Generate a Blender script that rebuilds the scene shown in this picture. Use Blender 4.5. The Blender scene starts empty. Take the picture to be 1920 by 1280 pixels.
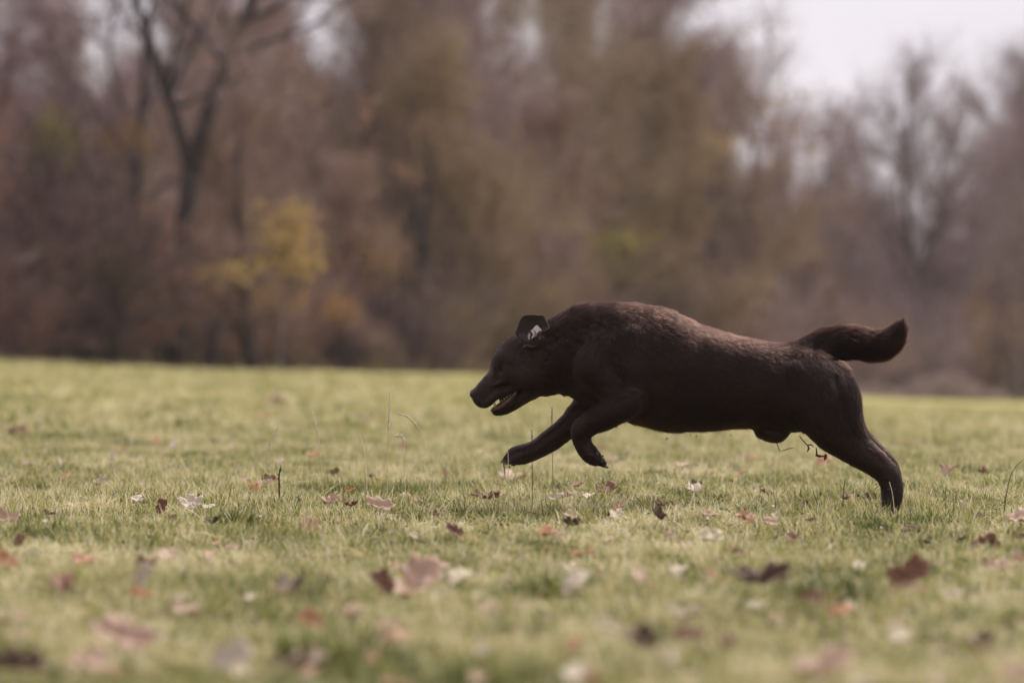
import bpy, math, random
import numpy as np

# ------------------------------------------------------------------ camera, world, sun, exposure
S = bpy.context.scene
COL = S.collection
CAM_H = 0.483          # camera height above the field (m)
HOR = 640.0            # eye level in the 1920 x 1280 photograph
FPX = 7200.0           # focal length in photograph pixels (135 mm on 36 mm)
D = 10.8               # distance of the dog (m)
PX = D / FPX           # metres per photograph pixel at the dog

cam_data = bpy.data.cameras.new('camera')
cam_data.lens = 135.0
cam_data.sensor_width = 36.0
cam_data.clip_start = 0.1
cam_data.clip_end = 3000.0
cam_data.dof.use_dof = True
cam_data.dof.focus_distance = D - 0.04
cam_data.dof.aperture_fstop = 2.9
cam_data.dof.aperture_blades = 0
cam = bpy.data.objects.new('camera', cam_data)
COL.objects.link(cam)
cam.location = (0, 0, CAM_H)
cam.rotation_euler = (math.radians(90), 0, 0)
S.camera = cam

SUN_EL, SUN_AZ = 52.0, 38.0      # azimuth from +Y (away from the camera) towards +X
world = bpy.data.worlds.new('World')
S.world = world
world.use_nodes = True
wn = world.node_tree
wn.nodes.clear()
w_out = wn.nodes.new('ShaderNodeOutputWorld')
w_mix = wn.nodes.new('ShaderNodeMixShader')
w_bg1 = wn.nodes.new('ShaderNodeBackground')
w_bg2 = wn.nodes.new('ShaderNodeBackground')
w_sky = wn.nodes.new('ShaderNodeTexSky')
w_sky.sky_type = 'NISHITA'
w_sky.sun_disc = False
w_sky.sun_elevation = math.radians(SUN_EL)
w_sky.sun_rotation = math.radians(SUN_AZ)
w_sky.dust_density = 3.0
w_bg1.inputs['Strength'].default_value = 0.12
w_tc = wn.nodes.new('ShaderNodeTexCoord')
w_map = wn.nodes.new('ShaderNodeMapping')
w_map.inputs['Scale'].default_value = (2.2, 2.2, 7.0)
w_noise = wn.nodes.new('ShaderNodeTexNoise')
w_noise.inputs['Scale'].default_value = 2.0
w_noise.inputs['Detail'].default_value = 4.0
w_ramp = wn.nodes.new('ShaderNodeValToRGB')
w_ramp.color_ramp.elements[0].position = 0.35
w_ramp.color_ramp.elements[0].color = (0.77, 0.73, 0.80, 1)
w_ramp.color_ramp.elements[1].position = 0.68
w_ramp.color_ramp.elements[1].color = (0.92, 0.875, 0.945, 1)
wn.links.new(w_tc.outputs['Generated'], w_map.inputs['Vector'])
wn.links.new(w_map.outputs['Vector'], w_noise.inputs['Vector'])
wn.links.new(w_noise.outputs['Fac'], w_ramp.inputs['Fac'])
wn.links.new(w_ramp.outputs['Color'], w_bg2.inputs['Color'])
wn.links.new(w_sky.outputs['Color'], w_bg1.inputs['Color'])
w_bg2.inputs['Strength'].default_value = 0.62
w_mix.inputs['Fac'].default_value = 0.90     # closed cloud with a trace of the sky behind it
wn.links.new(w_bg1.outputs[0], w_mix.inputs[1])
wn.links.new(w_bg2.outputs[0], w_mix.inputs[2])
wn.links.new(w_mix.outputs[0], w_out.inputs['Surface'])

sun_data = bpy.data.lights.new('sun', 'SUN')
sun_data.energy = 2.9
sun_data.angle = math.radians(40)
sun_data.color = (1.0, 0.93, 0.85)
sun = bpy.data.objects.new('sun', sun_data)
COL.objects.link(sun)
_e, _a = math.radians(SUN_EL), math.radians(SUN_AZ)
from mathutils import Vector
_dir = Vector((math.sin(_a) * math.cos(_e), math.cos(_a) * math.cos(_e), math.sin(_e)))
sun.rotation_euler = _dir.to_track_quat('Z', 'Y').to_euler()

S.view_settings.view_transform = 'Standard'
S.view_settings.look = 'None'
S.view_settings.exposure = 0.74
S.view_settings.gamma = 1.0
S.view_settings.use_curve_mapping = False
S.render.engine = 'CYCLES'
S.cycles.use_denoising = True
S.cycles.denoiser = 'OPENIMAGEDENOISE'
S.cycles.max_bounces = 6
S.cycles.transparent_max_bounces = 4
S.cycles.volume_bounces = 0
S.cycles_curves.shape = 'RIBBONS'
S.render.film_transparent = False

# ------------------------------------------------------------------ helpers
def tag(o, label=None, cat=None, group=None, kind=None):
    if label: o['label'] = label
    if cat: o['category'] = cat
    if group: o['group'] = group
    if kind: o['kind'] = kind
    return o

def mesh_data(name, verts, faces, smooth=False):
    me = bpy.data.meshes.new(name)
    verts = np.asarray(verts, dtype=np.float32).reshape(-1, 3)
    if isinstance(faces, np.ndarray):
        n, k = faces.shape
        me.vertices.add(len(verts)); me.vertices.foreach_set('co', verts.ravel())
        me.loops.add(n * k); me.loops.foreach_set('vertex_index', faces.astype(np.int32).ravel())
        me.polygons.add(n)
        me.polygons.foreach_set('loop_start', np.arange(0, n * k, k, dtype=np.int32))
        me.polygons.foreach_set('loop_total', np.full(n, k, dtype=np.int32))
        me.update(calc_edges=True)
    else:
        me.from_pydata([tuple(v) for v in verts], [], faces)
        me.update()
    if smooth:
        me.polygons.foreach_set('use_smooth', np.ones(len(me.polygons), dtype=bool))
    return me

def obj(name, me, mat=None, parent=None, loc=None, link=True):
    o = bpy.data.objects.new(name, me)
    if link: COL.objects.link(o)
    if mat is not None and hasattr(me, 'materials') and len(me.materials) == 0:
        me.materials.append(mat)
    if parent is not None: o.parent = parent
    if loc is not None: o.location = loc
    return o

def empty(name, loc=(0, 0, 0), rz=0.0):
    o = bpy.data.objects.new(name, None)
    o.empty_display_size = 0.1
    COL.objects.link(o)
    o.location = loc; o.rotation_euler = (0, 0, rz)
    return o

class MB:
    """collects triangles and quads of one mesh"""
    def __init__(s): s.v = []; s.f = []; s.n = 0
    def add(s, v, f):
        v = np.asarray(v, float).reshape(-1, 3)
        s.v.append(v); s.f += [tuple(i + s.n for i in q) for q in f]; s.n += len(v)
    def tube(s, pts, rad, sides=5, cap=True):
        pts = np.asarray(pts, float); rad = np.asarray(rad, float)
        m = len(pts)
        tan = np.gradient(pts, axis=0)
        tan /= np.linalg.norm(tan, axis=1)[:, None] + 1e-9
        ref = np.array([0.31, 0.93, 0.2]) if abs(tan[0] @ np.array([0.31, 0.93, 0.2])) < 0.9 else np.array([1.0, 0, 0])
        a = np.cross(tan, ref); a /= np.linalg.norm(a, axis=1)[:, None] + 1e-9
        b = np.cross(tan, a)
        th = np.arange(sides) * 2 * math.pi / sides
        ring = pts[:, None] + rad[:, None, None] * (np.cos(th)[None, :, None] * a[:, None] + np.sin(th)[None, :, None] * b[:, None])
        f = []
        for i in range(m - 1):
            for j in range(sides):
                k = (j + 1) % sides
                f.append((i * sides + j, i * sides + k, (i + 1) * sides + k, (i + 1) * sides + j))
        if cap:
            f.append(tuple(range(sides))[::-1]); f.append(tuple((m - 1) * sides + j for j in range(sides)))
        s.add(ring, f)
    def ball(s, c, r, seg=10, rings=7, rot=None):
        c = np.asarray(c, float); r = np.asarray(r, float) * np.ones(3)
        v = [(0, 0, 1)]
        for i in range(1, rings):
            ph = math.pi * i / rings
            for j in range(seg):
                t = 2 * math.pi * j / seg
                v.append((math.sin(ph) * math.cos(t), math.sin(ph) * math.sin(t), math.cos(ph)))
        v.append((0, 0, -1))
        v = np.array(v) * r
        if rot is not None: v = v @ np.array(rot).T
        f = []
        for j in range(seg):
            k = (j + 1) % seg
            f.append((0, 1 + j, 1 + k))
            f.append((len(v) - 1, 1 + (rings - 2) * seg + k, 1 + (rings - 2) * seg + j))
            for i in range(rings - 2):
                f.append((1 + i * seg + j, 1 + (i + 1) * seg + j, 1 + (i + 1) * seg + k, 1 + i * seg + k))
        s.add(v + c, f)
    def data(s, name, smooth=False):
        return mesh_data(name, np.concatenate(s.v), s.f, smooth)

def new_mat(name):
    m = bpy.data.materials.new(name); m.use_nodes = True
    nt = m.node_tree; nt.nodes.clear()
    out = nt.nodes.new('ShaderNodeOutputMaterial')
    return m, nt, out

def principled(nt, color=None, rough=0.8, spec=0.3):
    b = nt.nodes.new('ShaderNodeBsdfPrincipled')
    if color is not None: b.inputs['Base Color'].default_value = (*color, 1)
    b.inputs['Roughness'].default_value = rough
    b.inputs['Specular IOR Level'].default_value = spec
    return b

def ramp(nt, stops, fac=None):
    r = nt.nodes.new('ShaderNodeValToRGB')
    cr = r.color_ramp
    while len(cr.elements) < len(stops): cr.elements.new(0.5)
    for e, (p, c) in zip(cr.elements, stops):
        e.position = p; e.color = (*c, 1)
    if fac is not None: nt.links.new(fac, r.inputs['Fac'])
    return r.outputs['Color']

def noise(nt, scale, detail=3.0, vec=None, rough=0.5):
    n = nt.nodes.new('ShaderNodeTexNoise')
    n.inputs['Scale'].default_value = scale
    n.inputs['Detail'].default_value = detail
    n.inputs['Roughness'].default_value = rough
    if vec is not None: nt.links.new(vec, n.inputs['Vector'])
    return n.outputs['Fac']

def math_node(nt, op, a, b=None, clamp=False):
    m = nt.nodes.new('ShaderNodeMath'); m.operation = op; m.use_clamp = clamp
    for i, x in enumerate((a, b)):
        if x is None: continue
        if isinstance(x, (int, float)): m.inputs[i].default_value = x
        else: nt.links.new(x, m.inputs[i])
    return m.outputs[0]

def mixcol(nt, fac, a, b, mode='MIX'):
    m = nt.nodes.new('ShaderNodeMix'); m.data_type = 'RGBA'; m.blend_type = mode
    for sock, x in ((m.inputs['Factor'], fac), (m.inputs[6], a), (m.inputs[7], b)):
        if isinstance(x, (int, float)): sock.default_value = x
        elif isinstance(x, tuple): sock.default_value = (*x, 1)
        else: nt.links.new(x, sock)
    return m.outputs[2]

def matte(name, stops, scale=8.0, rough=0.9, spec=0.2, bump=0.0, per_object=0.0, translucent=0.0):
    """procedural matte material: noise in object space through a colour ramp"""
    m, nt, out = new_mat(name)
    tc = nt.nodes.new('ShaderNodeTexCoord')
    f = noise(nt, scale, 4.0, tc.outputs['Object'], 0.6)
    if per_object:
        oi = nt.nodes.new('ShaderNodeObjectInfo')
        f = math_node(nt, 'ADD', f, math_node(nt, 'MULTIPLY', math_node(nt, 'SUBTRACT', oi.outputs['Random'], 0.5), per_object), True)
    c = ramp(nt, stops, f)
    b = principled(nt, None, rough, spec)
    nt.links.new(c, b.inputs['Base Color'])
    if bump:
        bn = nt.nodes.new('ShaderNodeBump'); bn.inputs['Strength'].default_value = bump
        nt.links.new(f, bn.inputs['Height']); nt.links.new(bn.outputs[0], b.inputs['Normal'])
    sh = b.outputs[0]
    if translucent:
        t = nt.nodes.new('ShaderNodeBsdfTranslucent'); nt.links.new(c, t.inputs['Color'])
        mx = nt.nodes.new('ShaderNodeMixShader'); mx.inputs[0].default_value = translucent
        nt.links.new(sh, mx.inputs[1]); nt.links.new(t.outputs[0], mx.inputs[2]); sh = mx.outputs[0]
    nt.links.new(sh, out.inputs['Surface'])
    return m
# ------------------------------------------------------------------ terrain
_U  = [-2000, -400, 0, 900, 1300, 1700, 1920, 2400, 4000]
_T  = [55, 58, 62, 80, 105, 140, 150, 160, 170]
_DR = [-0.3, -0.22, -0.155, 0.20, 0.77, 1.55, 1.80, 2.2, 2.6]
_HH = [9, 9, 9, 11, 9, 5.5, 5.5, 7, 8]

def far_edge(x, y):
    p = np.asarray(x) / np.maximum(y, 1e-3) * FPX + 960
    return np.interp(p, _U, _T), np.interp(p, _U, _DR), np.interp(p, _U, _HH)

def ground_z(x, y):
    """height of the ground: a field that twists gently away to the right, then a wooded rise"""
    x = np.asarray(x, float); y = np.asarray(y, float)
    t, dr, hh = far_edge(x, np.maximum(y, 6.0))
    z = -dr * np.clip((y - 14) / (t - 14), 0, 1.4)
    rise = np.clip((y - t - 4) / 75.0, 0, 1)
    z = z + hh * rise * rise * (3 - 2 * rise)
    bump = (0.010 * np.sin(x * 5.1 + 1.3 * np.sin(y * 2.3)) + 0.010 * np.sin(y * 3.7 + x * 1.9 + 0.7)
            + 0.008 * np.sin(x * 11.3 - y * 7.9) + 0.006 * np.sin(x * 17.0 + y * 13.0 + 2.0))
    return z + bump * np.clip((300 - y) / 250, 0, 1)

def at(px, py, up=0.0):
    """the point of the field that stands at this pixel of the photograph, `up` above the ground"""
    y = (CAM_H - up) * FPX / max(py - HOR, 8.0)
    for _ in range(14):
        x = (px - 960) / FPX * y
        z = float(ground_z(x, y)) + up
        y_new = (CAM_H - z) * FPX / max(py - HOR, 8.0)
        y = 0.5 * y + 0.5 * min(max(y_new, 3.0), 150.0)
    x = (px - 960) / FPX * y
    return x, y, float(ground_z(x, y))

def sheet(name, mat, ys, u0, u1, nu, dz=0.0, keep=None):
    us = np.linspace(u0, u1, nu)
    Y, Uu = np.meshgrid(ys, us, indexing='ij')
    X = Uu * (Y + 8.0)
    Z = ground_z(X, Y) + dz
    v = np.stack([X, Y, Z], -1).reshape(-1, 3)
    i, j = np.meshgrid(np.arange(len(ys) - 1), np.arange(nu - 1), indexing='ij')
    a = (i * nu + j).ravel()
    f = np.stack([a, a + 1, a + nu + 1, a + nu], -1)
    if keep is not None:
        c = v[f].mean(1); f = f[keep(c[:, 0], c[:, 1])]
    o = obj(name, mesh_data(name, v, f, True), mat)
    return o

# meadow soil and short turf colour under the blades
m_field, nt, out = new_mat('meadow_ground')
geo = nt.nodes.new('ShaderNodeNewGeometry')
f1 = noise(nt, 14.0, 5.0, geo.outputs['Position'], 0.65)
f2 = noise(nt, 0.55, 3.0, geo.outputs['Position'], 0.5)
mp = nt.nodes.new('ShaderNodeMapping'); mp.inputs['Scale'].default_value = (0.5, 0.12, 0.5)
nt.links.new(geo.outputs['Position'], mp.inputs['Vector'])
f3 = noise(nt, 1.0, 3.0, mp.outputs['Vector'], 0.6)
turf = ramp(nt, [(0.25, (0.17, 0.155, 0.05)), (0.5, (0.34, 0.31, 0.11)), (0.75, (0.52, 0.46, 0.20))],
            math_node(nt, 'ADD', math_node(nt, 'MULTIPLY', f1, 0.45), math_node(nt, 'ADD', math_node(nt, 'MULTIPLY', f2, 0.3), math_node(nt, 'MULTIPLY', f3, 0.25))))
soil = ramp(nt, [(0.3, (0.06, 0.05, 0.022)), (0.5, (0.13, 0.12, 0.045)), (0.75, (0.24, 0.21, 0.10))], f1)
sx = nt.nodes.new('ShaderNodeSeparateXYZ'); nt.links.new(geo.outputs['Position'], sx.inputs[0])
far = nt.nodes.new('ShaderNodeMapRange')
far.inputs['From Min'].default_value = 16; far.inputs['From Max'].default_value = 34
nt.links.new(sx.outputs['Y'], far.inputs['Value'])
cc = mixcol(nt, far.outputs[0], soil, turf)
b = principled(nt, None, 1.0, 0.1); nt.links.new(cc, b.inputs['Base Color'])
bn = nt.nodes.new('ShaderNodeBump'); bn.inputs['Strength'].default_value = 0.6; bn.inputs['Distance'].default_value = 0.05
nt.links.new(f1, bn.inputs['Height']); nt.links.new(bn.outputs[0], b.inputs['Normal'])
nt.links.new(b.outputs[0], out.inputs['Surface'])

ys = np.concatenate([np.linspace(-8, 4, 10)[:-1], np.linspace(4, 24, 240)[:-1], np.geomspace(24, 200, 90)])
field = sheet('ground', m_field, ys, -0.75, 0.75, 260, 0.0, lambda x, y: y < far_edge(x, y)[0] + 3.0)
tag(field, kind='structure', label='short autumn meadow that runs back to the edge of the wood')

m_wood = matte('woodland_floor', [(0.25, (0.045, 0.030, 0.024)), (0.5, (0.095, 0.065, 0.050)), (0.75, (0.16, 0.115, 0.085))], 1.2, 1.0, 0.05)
ys2 = np.geomspace(50, 360, 120)
wf = sheet('woodland_floor', m_wood, ys2, -0.9, 0.9, 130, -0.02, lambda x, y: y > far_edge(x, y)[0] + 0.0)
tag(wf, kind='structure', label='brown leaf covered floor rising under the trees')

# ------------------------------------------------------------------ grass (nobody could count it: stuff)
SRC = bpy.data.collections.new('grass_sources')
def blade_mat(name, stops, trans=0.35):
    m, nt, out = new_mat(name)
    geo = nt.nodes.new('ShaderNodeNewGeometry')
    at_ = nt.nodes.new('ShaderNodeAttribute'); at_.attribute_name = 'tint'
    oi = nt.nodes.new('ShaderNodeObjectInfo')
    p1 = noise(nt, 1.6, 3.0, geo.outputs['Position'], 0.55)
    p2 = noise(nt, 7.0, 2.0, geo.outputs['Position'], 0.5)
    s = math_node(nt, 'ADD', math_node(nt, 'MULTIPLY', at_.outputs['Fac'], 0.55), math_node(nt, 'MULTIPLY', oi.outputs['Random'], 0.12))
    s = math_node(nt, 'ADD', s, math_node(nt, 'MULTIPLY', math_node(nt, 'SUBTRACT', p1, 0.5), 1.7))
    s = math_node(nt, 'ADD', s, math_node(nt, 'MULTIPLY', math_node(nt, 'SUBTRACT', p2, 0.5), 1.0))
    s = math_node(nt, 'ADD', s, 0.13, True)
    c = ramp(nt, stops, s)
    b = principled(nt, None, 0.55, 0.35); nt.links.new(c, b.inputs['Base Color'])
    t = nt.nodes.new('ShaderNodeBsdfTranslucent'); nt.links.new(c, t.inputs['Color'])
    mx = nt.nodes.new('ShaderNodeMixShader'); mx.inputs[0].default_value = trans
    nt.links.new(b.outputs[0], mx.inputs[1]); nt.links.new(t.outputs[0], mx.inputs[2])
    nt.links.new(mx.outputs[0], out.inputs['Surface'])
    return m
m_grass = blade_mat('meadow_grass', [(0.0, (0.055, 0.080, 0.016)), (0.25, (0.155, 0.178, 0.042)), (0.5, (0.325, 0.312, 0.095)),
                                     (0.68, (0.49, 0.425, 0.18)), (0.88, (0.66, 0.56, 0.32)), (1.0, (0.74, 0.66, 0.46))], 0.4)

def clump(name, seed, n, spread, hmin, hmax, w, lean, dead=0.2, shift=0.0):
    rg = np.random.default_rng(seed)
    V = []; F = []; T = []; k = 0
    for _ in range(n):
        a = rg.uniform(0, 2 * math.pi); r = spread * math.sqrt(rg.uniform())
        base = np.array([r * math.cos(a), r * math.sin(a), -0.006])
        h = rg.uniform(hmin, hmax); az = rg.uniform(0, 2 * math.pi)
        ln = lean * rg.uniform(0.3, 1.5)
        if rg.uniform() < 0.18: ln *= 2.2; h *= 0.8
        d = np.array([math.cos(az), math.sin(az), 0]); wv = np.array([-math.sin(az + rg.uniform(-.8, .8)), math.cos(az), 0]) * w * rg.uniform(0.6, 1.3) / 2
        kink = rg.uniform(0.8, 2.4)
        pts = [base + d * h * ln * (t ** kink) + np.array([0, 0, h * (t - 0.35 * ln * t * t)]) for t in (0, 0.4, 0.75, 1.0)]
        ws = (1.0, 0.95, 0.6, 0.06)
        for p, q in zip(pts, ws): V += [p - wv * q, p + wv * q]
        for i in range(3): F.append((k + 2 * i, k + 2 * i + 1, k + 2 * i + 3, k + 2 * i + 2))
        t = rg.beta(1.6, 2.2)
        t += shift
        if rg.uniform() < dead: t = rg.uniform(0.9, 1.6)
        T += [t] * 8; k += 8
    me = mesh_data(name, np.array(V), np.array(F), False)
    at_ = me.attributes.new('tint', 'FLOAT', 'POINT'); at_.data.foreach_set('value', np.array(T, dtype=np.float32))
    o = obj(name, me, m_grass, link=False)
    SRC.objects.link(o)
    return o
SPEC = [  # blades, spread, shortest, tallest, width, lean, dead share, hue shift
    (32, .038, .010, .028, .0022, 1.1, .16, 0), (32, .038, .010, .034, .0022, 1.3, .22, .1), (30, .034, .012, .040, .0024, 0.9, .14, -.15), (34, .040, .008, .026, .0020, 1.6, .30, .1),
    (26, .030, .015, .046, .0026, 0.8, .12, -.3), (36, .044, .006, .020, .0026, 2.0, .75, .3), (30, .040, .006, .024, .0030, 1.8, .60, .4), (12, .022, .030, .072, .0024, 0.7, .30, .1),
    (18, .026, .010, .026, .0060, 1.4, .10, -.35), (26, .032, .012, .036, .0026, 1.2, .45, .2)]
for i, (n_, sp_, a_, b2_, w_, l_, dd_, sh_) in enumerate(SPEC):
    clump('grass_clump', 100 + i, n_, sp_, a_, b2_, w_, l_, dd_, sh_)

def scatter_nodes(name, collection):
    ng = bpy.data.node_groups.new(name, 'GeometryNodeTree')
    ng.interface.new_socket('Geometry', in_out='INPUT', socket_type='NodeSocketGeometry')
    ng.interface.new_socket('Geometry', in_out='OUTPUT', socket_type='NodeSocketGeometry')
    N = ng.nodes; L = ng.links
    gi = N.new('NodeGroupInput'); go = N.new('NodeGroupOutput')
    ci = N.new('GeometryNodeCollectionInfo'); ci.inputs['Collection'].default_value = collection
    ci.inputs['Separate Children'].default_value = True; ci.inputs['Reset Children'].default_value = True
    ip = N.new('GeometryNodeInstanceOnPoints'); ip.inputs['Pick Instance'].default_value = True
    def attr(nm, typ):
        a = N.new('GeometryNodeInputNamedAttribute'); a.data_type = typ; a.inputs['Name'].default_value = nm
        return [s for s in a.outputs if s.enabled and s.name == 'Attribute'][0]
    L.new(gi.outputs[0], ip.inputs['Points']); L.new(ci.outputs[0], ip.inputs['Instance'])
    L.new(attr('pick', 'INT'), ip.inputs['Instance Index'])
    e2r = N.new('FunctionNodeEulerToRotation'); L.new(attr('rot', 'FLOAT_VECTOR'), e2r.inputs[0])
    L.new(e2r.outputs[0], ip.inputs['Rotation'])
    L.new(attr('scl', 'FLOAT_VECTOR'), ip.inputs['Scale'])
    L.new(ip.outputs[0], go.inputs[0])
    return ng
def scatter(name, pts, pick, rot, scl, ng, mat):
    me = bpy.data.meshes.new(name)
    me.vertices.add(len(pts)); me.vertices.foreach_set('co', pts.astype(np.float32).ravel())
    a = me.attributes.new('pick', 'INT', 'POINT'); a.data.foreach_set('value', pick.astype(np.int32))
    a = me.attributes.new('rot', 'FLOAT_VECTOR', 'POINT'); a.data.foreach_set('vector', rot.astype(np.float32).ravel())
    a = me.attributes.new('scl', 'FLOAT_VECTOR', 'POINT'); a.data.foreach_set('vector', scl.astype(np.float32).ravel())
    me.materials.append(mat)
    o = obj(name, me)
    md = o.modifiers.new('scatter', 'NODES'); md.node_group = ng
    return o
ng_grass = scatter_nodes('grass_scatter', SRC)

def wedge(rg, n, y0, y1, hw, pad):
    """n points spread evenly over the strip of field seen between depths y0 and y1"""
    out = []
    while len(out) < n:
        y = rg.uniform(y0, y1, n * 2); x = rg.uniform(-(hw * y1 + pad), hw * y1 + pad, n * 2)
        ok = np.abs(x) < hw * y + pad
        out += list(zip(x[ok], y[ok]))
    return np.array(out[:n])
def grass_band(name, label, seed, n, y0, y1, hw, pad, s0, s1):
    rg = np.random.default_rng(seed)
    p = wedge(rg, n, y0, y1, hw, pad)
    x, y = p[:, 0], p[:, 1]
    z = ground_z(x, y)
    # tussocks: the turf grows taller in patches and thin in others
    patch = np.sin(x * 3.1 + 2 * np.sin(y * 1.7)) * np.sin(y * 2.6 + 1.5 * np.sin(x * 2.2 + 1)) + 0.5 * np.sin(x * 8.7 + y * 6.1)
    sz = rg.uniform(s0, s1, n)
    hs = sz * (1.08 + 0.42 * patch) * rg.uniform(0.65, 1.5, n)
    rot = np.stack([rg.normal(0, 0.26, n), rg.normal(0, 0.26, n), rg.uniform(0, 6.283, n)], -1)
    o = scatter(name, np.stack([x, y, z], -1), rg.choice(10, n, p=[.14, .14, .13, .12, .10, .09, .07, .07, .05, .09]), rot, np.stack([sz, sz, np.maximum(hs, 0.35)], -1), ng_grass, m_grass)
    return tag(o, label, kind='stuff')
grass_band('grass', 'short mixed green and straw coloured grass around the dog and in front', 11, 118000, 4.0, 19.0, 0.165, 1.6, 0.75, 1.15)
grass_band('far_grass', 'blurred paler grass between the dog and the wood', 12, 36000, 19.0, 62.0, 0.17, 1.2, 1.3, 2.4)

# a few tufts that stand out of the turf
def tuft(px, py, wpx, hpx, n, green, label, seed):
    rg = np.random.default_rng(seed); x, y, z = at(px, py); w = wpx / FPX * y / 2; h = hpx / FPX * y
    V = []; F = []; T = []; k = 0
    for _ in range(n):
        a = rg.uniform(0, 6.283); r = w * math.sqrt(rg.uniform()); bx, by = r * math.cos(a), r * math.sin(a) * 0.7
        hh = h * rg.uniform(0.45, 1.1) * (1 - 0.4 * (r / w) ** 2); az = a + rg.normal(0, .9); ln = rg.uniform(.2, 1.0)
        d = np.array([math.cos(az), math.sin(az), 0]); wv = np.array([-math.sin(az), math.cos(az), 0]) * rg.uniform(.0010, .0022) * (1 + (y < 8) * .2)
        for t, q in zip((0, .35, .7, 1.0), (1, .95, .65, .06)):
            p = np.array([bx, by, float(ground_z(x + bx, y + by)) - z - .004]) + d * hh * ln * t ** 1.8 + np.array([0, 0, hh * (t - .3 * ln * t * t)])
            V += [p - wv * q, p + wv * q]
        for i in range(3): F.append((k + 2 * i, k + 2 * i + 1, k + 2 * i + 3, k + 2 * i + 2))
        T += [rg.beta(1.6, 2.4) * .9 + green if rg.uniform() > .15 else rg.uniform(.9, 1.5)] * 8; k += 8
    me = mesh_data('grass_tuft', np.array(V), np.array(F)); q = me.attributes.new('tint', 'FLOAT', 'POINT'); q.data.foreach_set('value', np.array(T, dtype=np.float32))
    tag(obj('grass_tuft', me, m_grass, None, (x, y, z)), label, 'grass tuft', 'tufts standing out of the turf')
tuft(1888, 925, 120, 62, 420, -.25, 'tall bushy tuft of sharp green grass at the right edge of the meadow', 1)
tuft(1565, 1125, 190, 75, 420, -.55, 'dark green blurred tuft in the right foreground between two big brown leaves', 2)
tuft(1372, 893, 60, 26, 220, -.55, 'small deep green tuft in the grass under the rear of the belly', 3)
tuft(700, 1015, 150, 50, 380, -.3, 'low green tuft in the near grass left of the front paws', 4)
tuft(430, 990, 120, 60, 340, -.2, 'pale green tuft in the near grass below the whitish star leaf', 5)
tuft(95, 895, 150, 42, 380, -.15, 'wide low tuft at the focus line near the left edge', 6)
tuft(1130, 940, 110, 36, 300, -.1, 'ragged tuft in the sharp grass just below the glossy curled leaf', 7)
tuft(1760, 960, 160, 40, 420, .05, 'wide straw flecked tuft to the right of the hind foot', 8)
tuft(640, 1240, 260, 110, 420, -.5, 'dark green strongly blurred tuft at the bottom left of the middle', 9)
tuft(1010, 1120, 200, 80, 380, -.3, 'green blurred tuft in the middle of the foreground', 10)
# ------------------------------------------------------------------ trees and undergrowth
def bark(name, c0, c1, c2):
    g = 1.0 if name == 'dark_bark' else 1.68
    c0, c1, c2 = [tuple(v * g * k for v, k in zip(c, (1.02, 0.965, 1.03))) for c in (c0, c1, c2)]
    return matte(name, [(0.25, c0), (0.5, c1), (0.8, c2)], 5.0, 0.95, 0.1, 0.3, 0.25)
BARK = {
    'dark':   bark('dark_bark', (0.022, 0.019, 0.017), (0.045, 0.038, 0.034), (0.085, 0.070, 0.060)),
    'grey':   bark('grey_bark', (0.060, 0.050, 0.045), (0.12, 0.10, 0.088), (0.20, 0.165, 0.145)),
}
TWIG = {
    'russet': bark('russet_twigs', (0.080, 0.048, 0.038), (0.15, 0.095, 0.075), (0.24, 0.155, 0.12)),
    'brown':  bark('brown_twigs', (0.090, 0.062, 0.048), (0.17, 0.122, 0.094), (0.27, 0.20, 0.155)),
    'olive':  bark('olive_twigs', (0.105, 0.080, 0.045), (0.19, 0.150, 0.092), (0.29, 0.235, 0.155)),
    'mauve':  bark('mauve_twigs', (0.095, 0.072, 0.068), (0.175, 0.135, 0.128), (0.27, 0.215, 0.205)),
    'dark':   bark('dark_twigs', (0.045, 0.032, 0.028), (0.085, 0.062, 0.054), (0.14, 0.105, 0.09)),
}
def leafm(name, c0, c1, c2):
    return matte(name, [(0.25, c0), (0.5, c1), (0.75, c2)], 3.0, 0.8, 0.2, 0, 0.2, 0.35)
LEAF = {
    'yellow': leafm('yellow_leaves', (0.32, 0.21, 0.065), (0.47, 0.33, 0.12), (0.60, 0.45, 0.20)),
    'ochre':  leafm('ochre_leaves', (0.24, 0.13, 0.035), (0.36, 0.21, 0.06), (0.47, 0.29, 0.10)),
    'olive':  leafm('olive_leaves', (0.15, 0.13, 0.03), (0.25, 0.22, 0.05), (0.38, 0.34, 0.09)),
    'rust':   leafm('rust_leaves', (0.25, 0.13, 0.085), (0.38, 0.22, 0.15), (0.50, 0.32, 0.23)),
    'tan':    leafm('tan_leaves', (0.26, 0.175, 0.11), (0.37, 0.26, 0.175), (0.48, 0.36, 0.25)),
}

def rot_about(v, axis, ang):
    axis = axis / (np.linalg.norm(axis) + 1e-9)
    return v * math.cos(ang) + np.cross(axis, v) * math.sin(ang) + axis * (axis @ v) * (1 - math.cos(ang))

def grow(rg, start, d, length, r, gnarl, up, segs=5):
    pts = [np.array(start, float)]; rad = [r]; d = np.array(d, float); d /= np.linalg.norm(d)
    for i in range(segs):
        d = d + rg.normal(0, gnarl, 3) + np.array([0, 0, up])
        d /= np.linalg.norm(d)
        pts.append(pts[-1] + d * length / segs); rad.append(r * (1 - 0.68 * (i + 1) / segs))
    return np.array(pts), np.array(rad), d

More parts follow.
